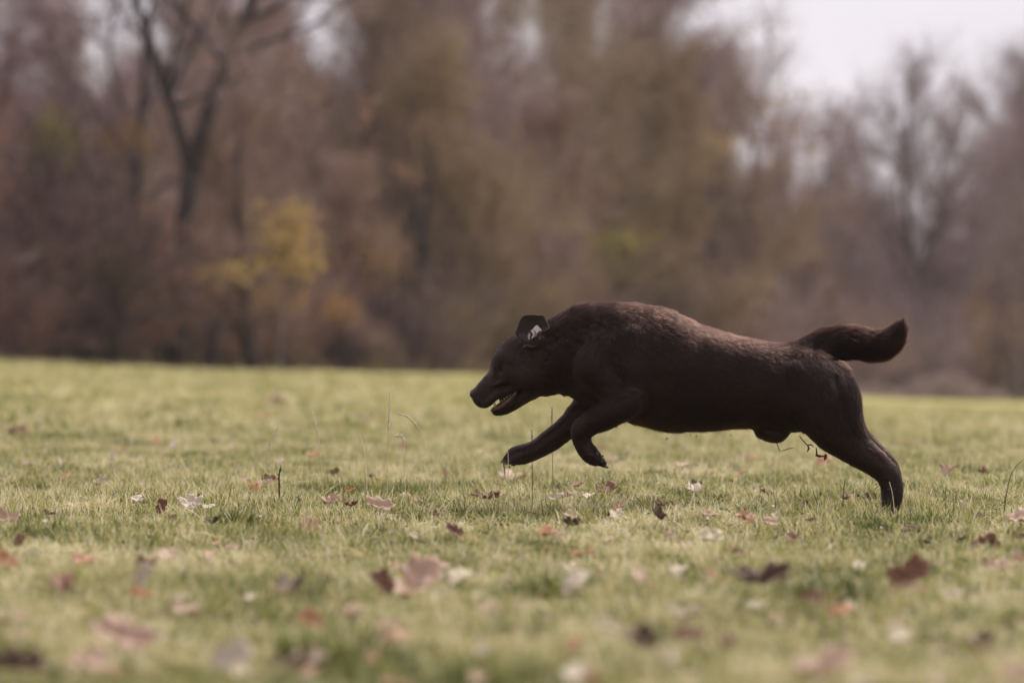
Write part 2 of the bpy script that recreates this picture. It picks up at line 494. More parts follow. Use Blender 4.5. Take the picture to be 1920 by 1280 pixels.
def strips(rg, base, dirs, lens, widths):
    """thin bent twigs, two quads each"""
    n = len(base)
    side = rg.normal(size=(n, 3)); side = np.cross(dirs, side); side /= np.linalg.norm(side, axis=1)[:, None] + 1e-9
    mid = base + dirs * (lens * 0.55)[:, None] + side[:, [1, 2, 0]] * (lens * 0.06)[:, None]
    tip = base + dirs * lens[:, None] + np.array([0, 0, 1.0]) * (lens * 0.12)[:, None]
    w = side * (widths / 2)[:, None]
    V = np.stack([base - w, base + w, mid - w * 0.7, mid + w * 0.7, tip - w * 0.2, tip + w * 0.2], 1).reshape(-1, 3)
    k = np.arange(n)[:, None] * 6
    F = np.concatenate([k + np.array([0, 1, 3, 2]), k + np.array([2, 3, 5, 4])], 0)
    return V, F, mid, tip

def leaf_quads(rg, c, size):
    n = len(c)
    a = rg.normal(size=(n, 3)); a /= np.linalg.norm(a, axis=1)[:, None]
    b = np.cross(a, rg.normal(size=(n, 3))); b /= np.linalg.norm(b, axis=1)[:, None]
    s = (size * rg.uniform(0.6, 1.4, n))[:, None]
    V = np.stack([c - a * s, c - b * s * 0.6, c + a * s, c + b * s * 0.6], 1).reshape(-1, 3)
    return V, (np.arange(n)[:, None] * 4 + np.arange(4))

def tree_meshes(seed, H, r0, fork=None, low=0.18, spread=0.5, twigs=5000, twl=0.7, tww=0.02, limbs=13, up=0.06, leaves=0, lsize=0.05, lean=0.0, gn=0.05, leafzone=(0, 1)):
    """(trunk with its limbs, crown of twigs, leaves or None)"""
    rg = np.random.default_rng(seed)
    mb = MB()
    leaders = []
    if fork is None:
        p, r, d = grow(rg, (0, 0, -0.3), (lean, rg.normal(0, .03), 1), H, r0, gn, 0.05, 9); r = r0 * (1 - 0.93 * (np.linspace(0, 1, 10)) ** 1.1)
        r[0] *= 1.35
        mb.tube(p, r, 8); leaders.append((p, r, 0.0))
    else:
        fz, arms = fork
        p = np.array([[0, 0, -0.3], [0.02 + lean * fz * .3, 0, fz * 0.35], [lean * fz * .7 - 0.03, 0, fz * 0.7], [lean * fz, 0, fz]]); r = np.array([r0 * 1.3, r0, r0 * .95, r0 * .9])
        mb.tube(p, r, 9)
        for (dx, dy, dz, ln, rr) in arms:
            q, s, d = grow(rg, p[-1] - np.array([0, 0, 0.1]), (dx, dy, dz), ln, rr, gn, 0.04, 9)
            s = rr * (1 - 0.9 * np.linspace(0, 1, 10))
            mb.tube(q, s, 7); leaders.append((q, s, 0.0))
    seconds = []
    for (p, r, _) in leaders:
        nl = max(5, int(limbs * (1 if len(leaders) == 1 else 0.6)))
        for i in range(nl):
            t = low + (0.97 - low) * (i + rg.uniform()) / nl if len(leaders) == 1 else rg.uniform(0.1, 0.95)
            k = t * (len(p) - 1); j = min(int(k), len(p) - 2); b = p[j] + (p[j + 1] - p[j]) * (k - j); rb = r[j] * 0.5
            az = rg.uniform(0, 6.283); el = rg.uniform(0.15, 0.9) + 0.5 * t
            ln = H * spread * rg.uniform(0.6, 1.1) * (1.05 - 0.62 * t)
            q, s, d = grow(rg, b, (math.cos(az) * math.cos(el), math.sin(az) * math.cos(el), math.sin(el)), ln, max(rb, .02), 0.13, up, 6)
            mb.tube(q, s, 5, False); seconds.append((q, s))
            for m in range(rg.integers(3, 6)):
                t2 = rg.uniform(0.25, 1.0); k2 = t2 * 6; j2 = min(int(k2), 5); b2 = q[j2] + (q[j2 + 1] - q[j2]) * (k2 - j2)
                dd = (q[j2 + 1] - q[j2]); dd = dd / np.linalg.norm(dd)
                dd = rot_about(dd, rg.normal(size=3), rg.uniform(0.5, 1.1))
                q3, s3, d3 = grow(rg, b2, dd, ln * rg.uniform(0.3, 0.6), max(s[j2] * 0.6, .012), 0.16, up, 4)
                mb.tube(q3, s3, 4, False); seconds.append((q3, s3))
    trunk = mb.data('trunk', True)
    # twigs spread along every branch
    w = np.array([np.sum(np.linalg.norm(np.diff(q, axis=0), axis=1)) for q, s in seconds]); w /= w.sum()
    idx = rg.choice(len(seconds), twigs, p=w)
    base = []; dirs = []
    for i in idx:
        q, s = seconds[i]; k = (rg.uniform() ** 0.7) * (len(q) - 1); j = min(int(k), len(q) - 2)
        base.append(q[j] + (q[j + 1] - q[j]) * (k - j)); dirs.append(q[j + 1] - q[j])
    base = np.array(base); dirs = np.array(dirs); dirs /= np.linalg.norm(dirs, axis=1)[:, None]
    dirs = dirs + rg.normal(0, 0.65, dirs.shape); dirs /= np.linalg.norm(dirs, axis=1)[:, None]
    lens = twl * rg.uniform(0.4, 1.3, twigs)
    V1, F1, mid, tip = strips(rg, base, dirs, lens, tww * rg.uniform(0.6, 1.3, twigs))
    # second order of twigs from the first
    d2 = dirs + rg.normal(0, 0.8, dirs.shape); d2 /= np.linalg.norm(d2, axis=1)[:, None]
    V2, F2, mid2, tip2 = strips(rg, mid, d2, lens * 0.7, tww * 0.7 * rg.uniform(0.6, 1.3, twigs))
    crown = mesh_data('crown', np.concatenate([V1, V2]), np.concatenate([F1, F2 + len(V1)]))
    lv = None
    if leaves:
        tips = np.concatenate([tip, tip2, mid])
        zz = tips[:, 2] / H
        tips = tips[(zz > leafzone[0]) & (zz < leafzone[1])]
        c = tips[rg.integers(0, len(tips), leaves)] + rg.normal(0, 0.07, (leaves, 3))
        V, F = leaf_quads(rg, c, lsize); lv = mesh_data('foliage', V, F)
    return trunk, crown, lv

def shrub_meshes(seed, H, R, stems=46, twigs=2600, leaves=0, lsize=0.05, tww=0.016, arch=0.25):
    rg = np.random.default_rng(seed)
    mb = MB(); sec = []
    for i in range(stems):
        az = rg.uniform(0, 6.283); rr = R * 0.45 * math.sqrt(rg.uniform())
        el = rg.uniform(0.8, 1.5)
        q, s, d = grow(rg, (rr * math.cos(az), rr * math.sin(az), -0.15), (math.cos(az) * math.cos(el), math.sin(az) * math.cos(el), math.sin(el)), H * rg.uniform(0.6, 1.15), 0.022, 0.17, -arch * 0.16, 6)
        mb.tube(q, s, 3, False); sec.append(q)
    st = mb.data('stems', True)
    idx = rg.integers(0, len(sec), twigs); base = []; dirs = []
    for i in idx:
        q = sec[i]; k = rg.uniform(0.1, 1) * (len(q) - 1); j = min(int(k), len(q) - 2)
        base.append(q[j] + (q[j + 1] - q[j]) * (k - j)); dirs.append(q[j + 1] - q[j])
    base = np.array(base); dirs = np.array(dirs); dirs /= np.linalg.norm(dirs, axis=1)[:, None]
    dirs = dirs + rg.normal(0, 0.7, dirs.shape); dirs /= np.linalg.norm(dirs, axis=1)[:, None]
    lens = 0.55 * rg.uniform(0.4, 1.3, twigs)
    V1, F1, mid, tip = strips(rg, base, dirs, lens, tww * rg.uniform(0.6, 1.4, twigs))
    tw = mesh_data('twigs', V1, F1); lv = None
    if leaves:
        tips = np.concatenate([tip, mid]); c = tips[rg.integers(0, len(tips), leaves)] + rg.normal(0, 0.08, (leaves, 3))
        V, F = leaf_quads(rg, c, lsize); lv = mesh_data('foliage', V, F)
    return st, tw, lv

def place(name, parts, mats, loc, rz, sc, label, cat, group=None):
    """a thing with its parts; meshes are shared, materials sit on the object slots"""
    root = empty(name, loc, rz); root.scale = (sc, sc, sc)
    for pn, me, mt in zip(('trunk', 'crown', 'foliage') if cat == 'tree' else ('stems', 'twigs', 'foliage'), parts, mats):
        if me is None or mt is None: continue
        if len(me.materials) == 0: me.materials.append(mt)
        o = obj(pn, me, None, root)
        o.material_slots[0].link = 'OBJECT'; o.material_slots[0].material = mt
    return tag(root, label, cat, group)

def spot(px, depth):
    x = (px - 960) / FPX * depth
    return (x, depth, float(ground_z(x, depth)))

# --- trees the photograph lets one tell apart
big = tree_meshes(1, 13.0, 0.18, fork=(3.5, [(-0.34, 0.1, 1, 9.0, 0.12), (0.30, -0.05, 1, 9.5, 0.16)]), limbs=16, twigs=2600, tww=0.016, spread=0.36, lean=0.10)
place('forked_tree', big, (BARK['dark'], TWIG['mauve'], None), spot(322, 67.5), 0, 1, 'dark forked tree at the wood edge, its trunk almost black against the brown twigs', 'tree')
yel = tree_meshes(2, 2.6, 0.035, limbs=11, twigs=300, twl=0.34, tww=0.01, spread=0.27, leaves=520, lsize=0.06, low=0.45, leafzone=(0.60, 1.1))
place('yellow_leaved_sapling', yel, (BARK['grey'], TWIG['brown'], LEAF['yellow']), spot(523, 61.5), 0.4, 1, 'slim sapling still full of bright yellow leaves in front of the wood', 'tree')
dtr = tree_meshes(3, 5.2, 0.15, limbs=10, twigs=1600, tww=0.016, spread=0.3, lean=0.02)
place('dark_stemmed_tree', dtr, (BARK['dark'], TWIG['brown'], None), spot(478, 69), 1.0, 1.0, 'dark straight stem just to the left of the yellow sapling', 'tree')
br = tree_meshes(4, 12.8, 0.26, fork=(3.6, [(-0.05, 0.1, 1, 9.3, 0.17), (0.30, -0.05, 1, 7.6, 0.12), (-0.5, 0, 1, 6.0, .09)]), limbs=22, twigs=4200, twl=1.1, tww=0.022, spread=0.42)
place('lone_bare_tree', br, (BARK['dark'], TWIG['mauve'], None), spot(1712, 142), 0.2, 1, 'tall bare tree whose thin branches stand against the pale sky on the right', 'tree')
br2 = tree_meshes(5, 9.8, 0.12, limbs=18, twigs=620, twl=1.0, tww=0.020, spread=0.34, low=.3, leaves=160, lsize=.10)
place('thin_bare_tree', br2, (BARK['grey'], TWIG['brown'], LEAF['tan']), spot(1400, 118), 0.9, 1.15, 'thin bare tree rising into the sky beside the high end of the wood', 'tree')
place('thin_bare_tree', br2, (BARK['grey'], TWIG['mauve'], LEAF['tan']), spot(1545, 128), 2.9, 0.95, 'sparse small tree with a few tan leaves at the low dip of the wood', 'tree')
for px_, dp_, rz_, sc_, lb_ in ((1468, 122, 4.0, 1.05, 'thin pale tree with spread twigs standing against the sky left of the dip'), (1640, 139, 5.2, 0.95, 'slender bare tree on the left side of the lone bare tree'),
                            (1806, 146, 1.7, 1.0, 'slender bare tree on the right side of the lone bare tree'), (1912, 116, 0.4, 0.86, 'bare tree rising highest at the right edge of the wood')):
    place('thin_bare_tree', br2, (BARK['grey'], TWIG['mauve'], LEAF['tan'] if px_ < 1500 else None), spot(px_, dp_), rz_, sc_, lb_, 'tree')
place('leaning_tree', tree_meshes(6, 11, 0.12, limbs=16, twigs=2600, spread=0.4, lean=-0.16), (BARK['dark'], TWIG['mauve'], None), spot(262, 71), 0.0, 1, 'dark tree leaning left behind the forked tree, small sky gaps beside it', 'tree')

# --- the rest of the wood, tree by tree
VAR = [tree_meshes(20 + i, (9.5, 8.5, 10.5, 7.5, 9.0)[i], (0.11, 0.10, 0.13, 0.08, 0.12)[i], limbs=22, twigs=(6200, 4200, 5400, 6800, 3000)[i], twl=0.85, tww=0.019,
                   spread=0.42, low=0.10, leaves=900, lsize=0.062, leafzone=(0.05, 1)) for i in range(5)]
LOOK = {   # bark, twig colour, leaf colour, label words
    'russet': ('dark', 'russet', 'rust', 'reddish brown bare tree'),
    'brown': ('grey', 'brown', 'tan', 'dull brown twiggy tree'),
    'olive': ('grey', 'olive', 'olive', 'olive tinged tree with thin foliage'),
    'mauve': ('grey', 'mauve', 'tan', 'greyish mauve bare tree'),
    'dark': ('dark', 'dark', 'rust', 'dark brown bare tree'),
    'ochre': ('grey', 'olive', 'ochre', 'tree with ochre brown leaves'),
}
rgt = np.random.default_rng(77)
WHERE = [(0, 'beyond the left edge'), (110, 'at the far left'), (260, 'left of the forked tree'), (420, 'around the forked tree'), (600, 'behind the yellow sapling'),
         (760, 'right of the yellow sapling'), (920, 'left of the head of the dog'), (1100, 'above the head of the dog'), (1320, 'above the shoulders of the dog'), (1480, 'in the sloping treeline'),
         (1620, 'above the tail of the dog'), (1760, 'beneath the lone bare tree'), (1920, 'near the right edge'), (9999, 'beyond the right edge')]
def where(px):
    for lim, w in WHERE:
        if px < lim: return w
SIZES = ['', 'taller ', 'slim ', 'broad ', 'crooked ', 'dense ', 'sparse ']
LSEEN = {}
def LABEL(words_, row, px):
    w = where(px); k = (words_, row, w); LSEEN[k] = LSEEN.get(k, 0) + 1
    return '%s%s, %s, %s' % (('', 'next ', 'third ', 'fourth ')[min(LSEEN[k] - 1, 3)], words_, row, w)
def top_row(px):
    """pixel row that the crowns reach here"""
    return np.interp(px, [-600, 0, 220, 460, 560, 900, 1000, 1100, 1290, 1370, 1430, 1520, 1600, 1680, 1790, 1850, 1910, 2300], [-60, 20, 70, 40, -120, -60, 0, -20, 0, 200, 285, 325, 360, 395, 385, 270, 130, 40])
ROWDEP = [3.5, 9, 16, 25, 36]
for ri, dd in enumerate(ROWDEP):
    px = -420 + rgt.uniform(0, 90)
    while px < 2350:
        T = float(np.interp(px, _U, _T)); dep = T + dd + rgt.uniform(-1.5, 2.5)
        loc = spot(px, dep)
        H = (HOR - top_row(px)) / FPX * dep + CAM_H - loc[2]
        H *= rgt.uniform(0.74, 0.93) if px > 1250 else rgt.uniform(0.75, 1.15)
        if ri == 0: H *= rgt.uniform(0.55, 0.9)
        v = int(rgt.integers(0, 5)); h0 = (9.5, 8.5, 10.5, 7.5, 9.0)[v] * 0.97
        if px < 260: pool = ['russet', 'mauve', 'brown', 'dark', 'russet', 'brown', 'olive']
        elif px < 760: pool = ['mauve', 'brown', 'russet', 'mauve', 'brown', 'ochre']
        elif px < 1330: pool = ['brown', 'olive', 'brown', 'olive', 'brown', 'mauve', 'ochre']
        elif px < 1640: pool = ['brown', 'mauve', 'olive', 'dark', 'ochre', 'brown']
        else: pool = ['mauve', 'brown', 'mauve', 'dark', 'mauve']
        k = pool[int(rgt.integers(0, len(pool)))]
        bk, tk, lk, words_ = LOOK[k]
        lf = LEAF[lk] if rgt.uniform() < 0.75 else None
        row = ('front', 'second', 'third', 'fourth', 'rearmost')[ri] + ' row'
        place('wood_tree', VAR[v], (BARK[bk], TWIG[tk], lf), loc, rgt.uniform(0, 6.28), max(0.35, H / h0), LABEL(words_, row, px), 'tree', words_ + 's in the ' + row + ' of the wood')
        step_m = rgt.uniform(1.9, 3.3) * (1 if ri < 3 else 1.15)
        px += step_m * FPX / dep

# --- undergrowth along the edge
SV = [shrub_meshes(50 + i, (2.2, 2.6, 1.8, 3.0)[i], (1.2, 1.3, 1.0, 1.4)[i], twigs=4300, leaves=420, lsize=0.05) for i in range(4)]
SLK = {'russet': ('russet', None, 'reddish brown leafless shrub'), 'dark': ('dark', None, 'dark tangled shrub'), 'brown': ('brown', 'tan', 'dull brown shrub'),
       'olive': ('olive', 'olive', 'olive green shrub'), 'ochre': ('brown', 'ochre', 'shrub with ochre leaves'), 'mauve': ('mauve', None, 'greyish leafless shrub')}
for ri, dd in enumerate((0.8, 3.0, 6.5)):
    px = -400 + rgt.uniform(0, 60)
    while px < 2300:
        T = float(np.interp(px, _U, _T)); dep = T + dd + rgt.uniform(-0.5, 0.8)
        if px < 300: pool = ['russet', 'dark', 'russet', 'russet', 'brown']
        elif px < 800: pool = ['russet', 'dark', 'brown', 'russet', 'olive']
        elif px < 1300: pool = ['brown', 'olive', 'dark', 'brown', 'ochre']
        else: pool = ['mauve', 'brown', 'dark', 'mauve', 'brown']
        k = pool[int(rgt.integers(0, len(pool)))]; tk, lk, words_ = SLK[k]
        v = int(rgt.integers(0, 4)); sc = rgt.uniform(0.65, 1.2) * (1.0 if ri else 0.7) * (1 + 0.3 * (px > 1300))
        place('shrub', SV[v], (BARK['dark'], TWIG[tk], LEAF[lk] if lk else None), spot(px, dep), rgt.uniform(0, 6.28), sc,
              LABEL(words_, ('low front', 'middle', 'rear')[ri] + ' undergrowth', px), 'shrub', words_ + 's in the undergrowth')
        px += rgt.uniform(1.0, 1.9) * FPX / dep

for px_, dd_, k_, sc_, lb_ in ((288, 1.6, 'dark', 0.85, 'dark thicket hiding the foot of the forked tree on its left'), (350, 1.4, 'russet', 0.75, 'reddish brown thicket in front of the foot of the forked tree'),
                             (415, 1.8, 'brown', 0.7, 'brown thicket between the forked tree and the dark straight stem'), (485, 1.5, 'russet', 0.72, 'reddish thicket at the foot of the yellow sapling'),
                             (60, 1.5, 'dark', 1.4, 'tall dark thicket at the far left corner of the wood'), (170, 1.3, 'russet', 1.25, 'broad reddish thicket at the left of the wood edge'),
                             (600, 1.6, 'brown', 0.8, 'brown thicket to the right of the yellow sapling'), (1690, 1.5, 'mauve', 1.5, 'greyish thicket at the foot of the lone bare tree'), (1900, 1.0, 'dark', 1.8, 'dark thicket at the right edge of the wood')):
    v = int(rgt.integers(0, 4)); tk, lk, _w = SLK[k_]
    place('thicket', SV[v], (BARK['dark'], TWIG[tk], LEAF[lk] if lk else None), spot(px_, float(np.interp(px_, _U, _T)) + dd_), rgt.uniform(0, 6.28), sc_, lb_, 'shrub')
rgo = np.random.default_rng(123)
for px0, px1, w_ in ((-1150, -430, 'beyond the left edge'), (2360, 3050, 'beyond the right edge')):
    for ri, dd in enumerate((4, 14, 28)):
        px = px0 + rgo.uniform(0, 80)
        while px < px1:
            dep = float(np.interp(px, _U, _T)) + dd + rgo.uniform(-1.5, 2); v = int(rgo.integers(0, 5)); k = ('mauve', 'brown', 'russet', 'olive')[int(rgo.integers(0, 4))]
            bk, tk, lk, words_ = LOOK[k]
            place('wood_tree', VAR[v], (BARK[bk], TWIG[tk], LEAF[lk]), spot(px, dep), rgo.uniform(0, 6.28), rgo.uniform(0.8, 1.25), '%s, %s row, far %s' % (words_, ('front', 'middle', 'rear')[ri], w_), 'tree', words_ + 's far ' + w_)
            px += rgo.uniform(2.4, 3.8) * FPX / dep
# --- leafy patches of colour that show in the wood
rgp = np.random.default_rng(5)
def leafy(px, py, wpx, hpx, col, n, label, dd=1.0, name='leafy_shrub'):
    """a bush or sapling whose leaves fill the given patch of the picture"""
    dep = float(np.interp(px, _U, _T)) + dd
    x, y, z = spot(px, dep)
    zc = CAM_H + (HOR - py) / FPX * dep - z; rx = wpx / 2 / FPX * dep; rz = hpx / 2 / FPX * dep
    root = empty(name, (x, y, z))
    mb = MB(); tips = []
    for i in range(16):
        a = rgp.uniform(0, 6.283); q = np.sqrt(rgp.uniform(0.1, 1)); hz = rgp.uniform(-1, 1) * math.sqrt(max(0, 1 - q * q * 0.8))
        tip = np.array([rx * q * math.cos(a), rx * 0.8 * q * math.sin(a), max(zc + rz * hz, 0.15)])
        m = tip * np.array([0.25, 0.25, 0.55]) + rgp.normal(0, 0.05, 3)
        mb.tube([[rgp.normal(0, .08), rgp.normal(0, .08), -0.1], m, tip], [0.022, 0.014, 0.004], 4, False); tips += [tip, (tip + m) / 2, tip]
    obj('stems', mb.data('stems'), BARK['dark'], root)
    tips = np.array(tips); tips = tips[tips[:, 2] > zc - rz]
    if len(tips) < 3: tips = np.array([[0, 0, zc]] * 3)
    c = tips[rgp.integers(0, len(tips), n)] + rgp.normal(0, 0.30, (n, 3)) * np.array([rx, rx, rz]) * 0.9
    V, F = leaf_quads(rgp, c, 0.05)
    obj('foliage', mesh_data('foliage', V, F), LEAF[col], root)
    return tag(root, label, 'sapling' if hpx > wpx * 1.3 else 'bush')
leafy(400, 512, 110, 70, 'yellow', 420, 'low bush with dull yellow leaves to the right of the forked trunk', -1.9)
leafy(530, 560, 80, 55, 'ochre', 300, 'low bush with pale olive yellow leaves under the yellow sapling', -1.9)
leafy(640, 580, 60, 50, 'ochre', 180, 'small bush with orange brown leaves right of the yellow sapling', -1.5)
leafy(85, 262, 120, 110, 'olive', 600, 'tall bush with olive yellow leaves at the far left', 3)
leafy(215, 495, 80, 110, 'olive', 300, 'sparse bush with yellow green leaves left of the forked trunk', -1.6)
leafy(240, 265, 90, 70, 'ochre', 260, 'ochre leaved sapling beside the leaning tree', 3)
leafy(710, 480, 150, 120, 'ochre', 190, 'wide bush with thin ochre leaves in the middle of the wood edge', 1.5)
leafy(690, 240, 40, 110, 'rust', 80, 'narrow sapling with salmon coloured leaves high in the wood', 4)
leafy(790, 235, 90, 60, 'rust', 80, 'small crown with orange leaves above the middle of the wood', 4)
leafy(760, 340, 70, 100, 'rust', 90, 'thin sapling with rusty pink leaves in the middle of the wood', 3)
leafy(1335, 270, 90, 70, 'ochre', 420, 'ochre leaved sapling in the sloping end of the wood', 2)
leafy(1470, 235, 60, 60, 'ochre', 240, 'sapling with pale ochre leaves reaching the skyline', 4)
leafy(1550, 590, 40, 110, 'yellow', 200, 'thin yellow leaved sapling just above the back of the dog', 1)
leafy(1130, 470, 160, 90, 'olive', 420, 'olive brown leafy bush above the shoulders of the dog', 2)
leafy(1560, 390, 130, 80, 'ochre', 260, 'dull ochre leaved bush in the low wood', 3)
leafy(1868, 620, 110, 180, 'ochre', 1100, 'orange brown leafy bush at the right edge of the wood', -4)
leafy(1520, 500, 70, 60, 'rust', 120, 'small rust leaved bush in the shade of the low wood', 1)
leafy(430, 260, 60, 60, 'tan', 150, 'small tan leaved branch tree beside the forked tree', 4)
leafy(1060, 620, 120, 60, 'ochre', 200, 'low brown leaved bush behind the head of the dog', .5)

# --- heap of cut branches on the right
root = empty('brushwood_pile', spot(1765, 118))
rgb_ = np.random.default_rng(9)
m_brush = matte('brushwood', [(0.25, (0.17, 0.125, 0.11)), (0.5, (0.34, 0.26, 0.23)), (0.8, (0.52, 0.43, 0.39))], 3.0, 0.95, 0.1, 0, 0.3)
mb = MB()
for i in range(420):
    a = rgb_.uniform(0, 6.283); u = rgb_.normal(0, 0.42); c = np.array([u * 1.9, rgb_.normal(0, 0.5), rgb_.uniform(0, 1) * max(0.1, 0.78 * math.exp(-(u * 1.3) ** 2))])
    d = np.array([math.cos(a), math.sin(a) * 0.6, rgb_.normal(0, 0.25)]) * rgb_.uniform(0.3, 0.9)
    mb.tube([c - d / 2, c + rgb_.normal(0, .04, 3), c + d / 2], [0.022, 0.018, 0.008], 4, False)
obj('sticks', mb.data('sticks'), m_brush, root)
mb2 = MB(); mb2.ball((0, 0, 0.0), (1.4, 0.6, 0.36), 18, 9)
obj('heaped_litter', mb2.data('heaped_litter', True), m_brush, root)
tag(root, 'low heap of pinkish brown cut branches at the far right edge of the meadow', 'brush pile')
for px_, s_, lb in ((1640, .55, 'small mound of pale dead stalks to the left of the brush heap'), (1838, .5, 'small pale mound just right of the brush heap')):
    r2 = empty('litter_mound', spot(px_, 119)); r2.scale = (s_ * 1.3, s_, s_)
    o2 = obj('sticks', root.children[0].data, m_brush, r2); o3 = obj('heaped_litter', root.children[1].data, m_brush, r2)
    tag(r2, lb, 'mound')

# --- dead weeds and seedlings that blur the foot of the wood (nobody could count them)
rgw = np.random.default_rng(44)
n = 15000
pxw = rgw.uniform(-420, 2350, n); dw = np.interp(pxw, _U, _T) + rgw.normal(0.9, 0.9, n); dw = np.maximum(dw, np.interp(pxw, _U, _T) - 0.8)
xw = (pxw - 960) / FPX * dw; zw = ground_z(xw, dw)
hw_ = (0.10 + 0.62 * rgw.beta(1.4, 3.0, n)) * (1 + 0.6 * np.sin(xw * 1.3) * np.sin(xw * 0.47 + 1)) * (dw / 75)
base = np.stack([xw, dw, zw - 0.03], -1); top = base + np.stack([rgw.normal(0, .14, n) * hw_ * 2, rgw.normal(0, .14, n) * hw_ * 2, hw_ + .03], -1)
wd = np.stack([rgw.uniform(.008, .022, n) * (dw / 75), rgw.normal(0, .008, n), np.zeros(n)], -1)
Vw = np.stack([base - wd, base + wd, top + wd * .4, top - wd * .4], 1).reshape(-1, 3)
m_weed, nt, out = new_mat('dead_weeds')
geo = nt.nodes.new('ShaderNodeNewGeometry')
b = principled(nt, None, 0.9, 0.1); nt.links.new(ramp(nt, [(0.0, (0.10, 0.065, 0.05)), (0.45, (0.20, 0.14, 0.11)), (0.8, (0.32, 0.25, 0.17)), (1.0, (0.24, 0.24, 0.10))], geo.outputs['Random Per Island']), b.inputs['Base Color'])
nt.links.new(b.outputs[0], out.inputs['Surface'])
tag(obj('edge_weeds', mesh_data('edge_weeds', Vw, np.arange(n * 4).reshape(n, 4)), m_weed), 'brown dead weeds and stalks along the foot of the wood', kind='stuff')
# ------------------------------------------------------------------ fallen leaves, one object each
LC = {
    'white':  ('pale whitish', (0.48, 0.38, 0.28), (0.64, 0.54, 0.42), (0.80, 0.71, 0.59)),
    'pink':   ('pale pink', (0.44, 0.27, 0.19), (0.59, 0.41, 0.30), (0.72, 0.56, 0.44)),
    'peach':  ('peach coloured', (0.46, 0.24, 0.15), (0.60, 0.34, 0.22), (0.70, 0.46, 0.33)),
    'orange': ('orange', (0.36, 0.15, 0.07), (0.50, 0.24, 0.12), (0.60, 0.34, 0.19)),
    'rust':   ('rust red', (0.13, 0.055, 0.030), (0.23, 0.105, 0.060), (0.36, 0.20, 0.125)),
    'dark':   ('dark brown', (0.050, 0.024, 0.013), (0.095, 0.047, 0.026), (0.17, 0.095, 0.06)),
    'cream':  ('cream coloured', (0.50, 0.42, 0.28), (0.62, 0.54, 0.38), (0.72, 0.64, 0.50)),
}
LMAT = {k: matte(k + '_leaf', [(0.3, v[1]), (0.5, v[2]), (0.72, v[3])], 34.0, 0.6, 0.35, 0.5, 0.15, 0.25) for k, v in LC.items()}

def leaf_mesh(name, kind, seed, curl):
    """a lobed blade with a raised midrib and a stalk, curled as it dries; unit width"""
    rg = np.random.default_rng(seed); M = 44
    th = np.linspace(0, 2 * math.pi, M, endpoint=False)
    if kind == 'star':
        r = 0.30 + 0.20 * np.abs(np.cos(2.5 * (th - math.pi / 2))) ** 1.4 + 0.03 * np.sin(15 * th)
    elif kind == 'oak':
        r = (0.19 + 0.31 * np.abs(np.sin(th)) ** 1.2) * (1 + 0.13 * np.sin(9 * th + 1.0)); 
    elif kind == 'ragged':
        r = (0.20 + 0.30 * np.abs(np.sin(th)) ** 1.3) * (1 + 0.12 * np.sin(7 * th + seed) + 0.06 * rg.normal(size=M))
    else:
        r = (0.24 + 0.26 * np.abs(np.sin(th)) ** 1.1) * (1 + 0.04 * rg.normal(size=M))
    x = r * np.cos(th); y = r * np.sin(th)
    V = []; F = []; R = 5
    c1, c2, tw = curl * rg.uniform(0.6, 1.4), curl * rg.uniform(-0.6, 1.2), rg.uniform(-0.5, 0.5)
    def z(px, py): return c1 * px * px * 1.6 + c2 * py * py * 0.8 + tw * px * py + 0.035 * np.sin(px * 17 + py * 5 + seed) + 0.03 * np.sin(py * 19 + seed) - 0.05 * np.exp(-(px / 0.03) ** 2)
    V.append([0, 0, float(z(np.array(0.0), np.array(0.0)))])
    for i in range(1, R + 1):
        t = i / R; V += np.stack([x * t, y * t, z(x * t, y * t)], -1).tolist()
    for j in range(M): F.append((0, 1 + j, 1 + (j + 1) % M))
    for i in range(R - 1):
        for j in range(M):
            a = 1 + i * M + j; b_ = 1 + i * M + (j + 1) % M; F.append((a, a + M, b_ + M, b_))
    V = np.array(V); n0 = len(V)
    V = np.concatenate([V, V - np.array([0, 0, 0.008])]); F = F + [tuple(i + n0 for i in f)[::-1] for f in F]
    for j in range(M):
        a = 1 + (R - 1) * M + j; b_ = 1 + (R - 1) * M + (j + 1) % M; F.append((a, a + n0, b_ + n0, b_))
    mb = MB(); mb.add(V, F)
    y0 = -0.42
    mb.tube([[0, 0.3, z(0, .3) - .004], [0, 0, z(0, 0) - .004], [0, y0, float(z(0, y0)) - .004], [0.05, y0 - 0.28, float(z(0, y0)) + 0.05]], [.006, .012, .014, .010], 4)
    return mb.data(name, True)
LM = {'star': [leaf_mesh('star_leaf', 'star', i, 0.5) for i in range(4)], 'oak': [leaf_mesh('oak_leaf', 'oak', 10 + i, 0.9) for i in range(4)],
      'curl': [leaf_mesh('curled_leaf', 'ragged', 20 + i, 1.3) for i in range(4)], 'flat': [leaf_mesh('flat_leaf', 'plain', 30 + i, 0.6) for i in range(4)]}
rgl = np.random.default_rng(21)
LEAF_N = 0
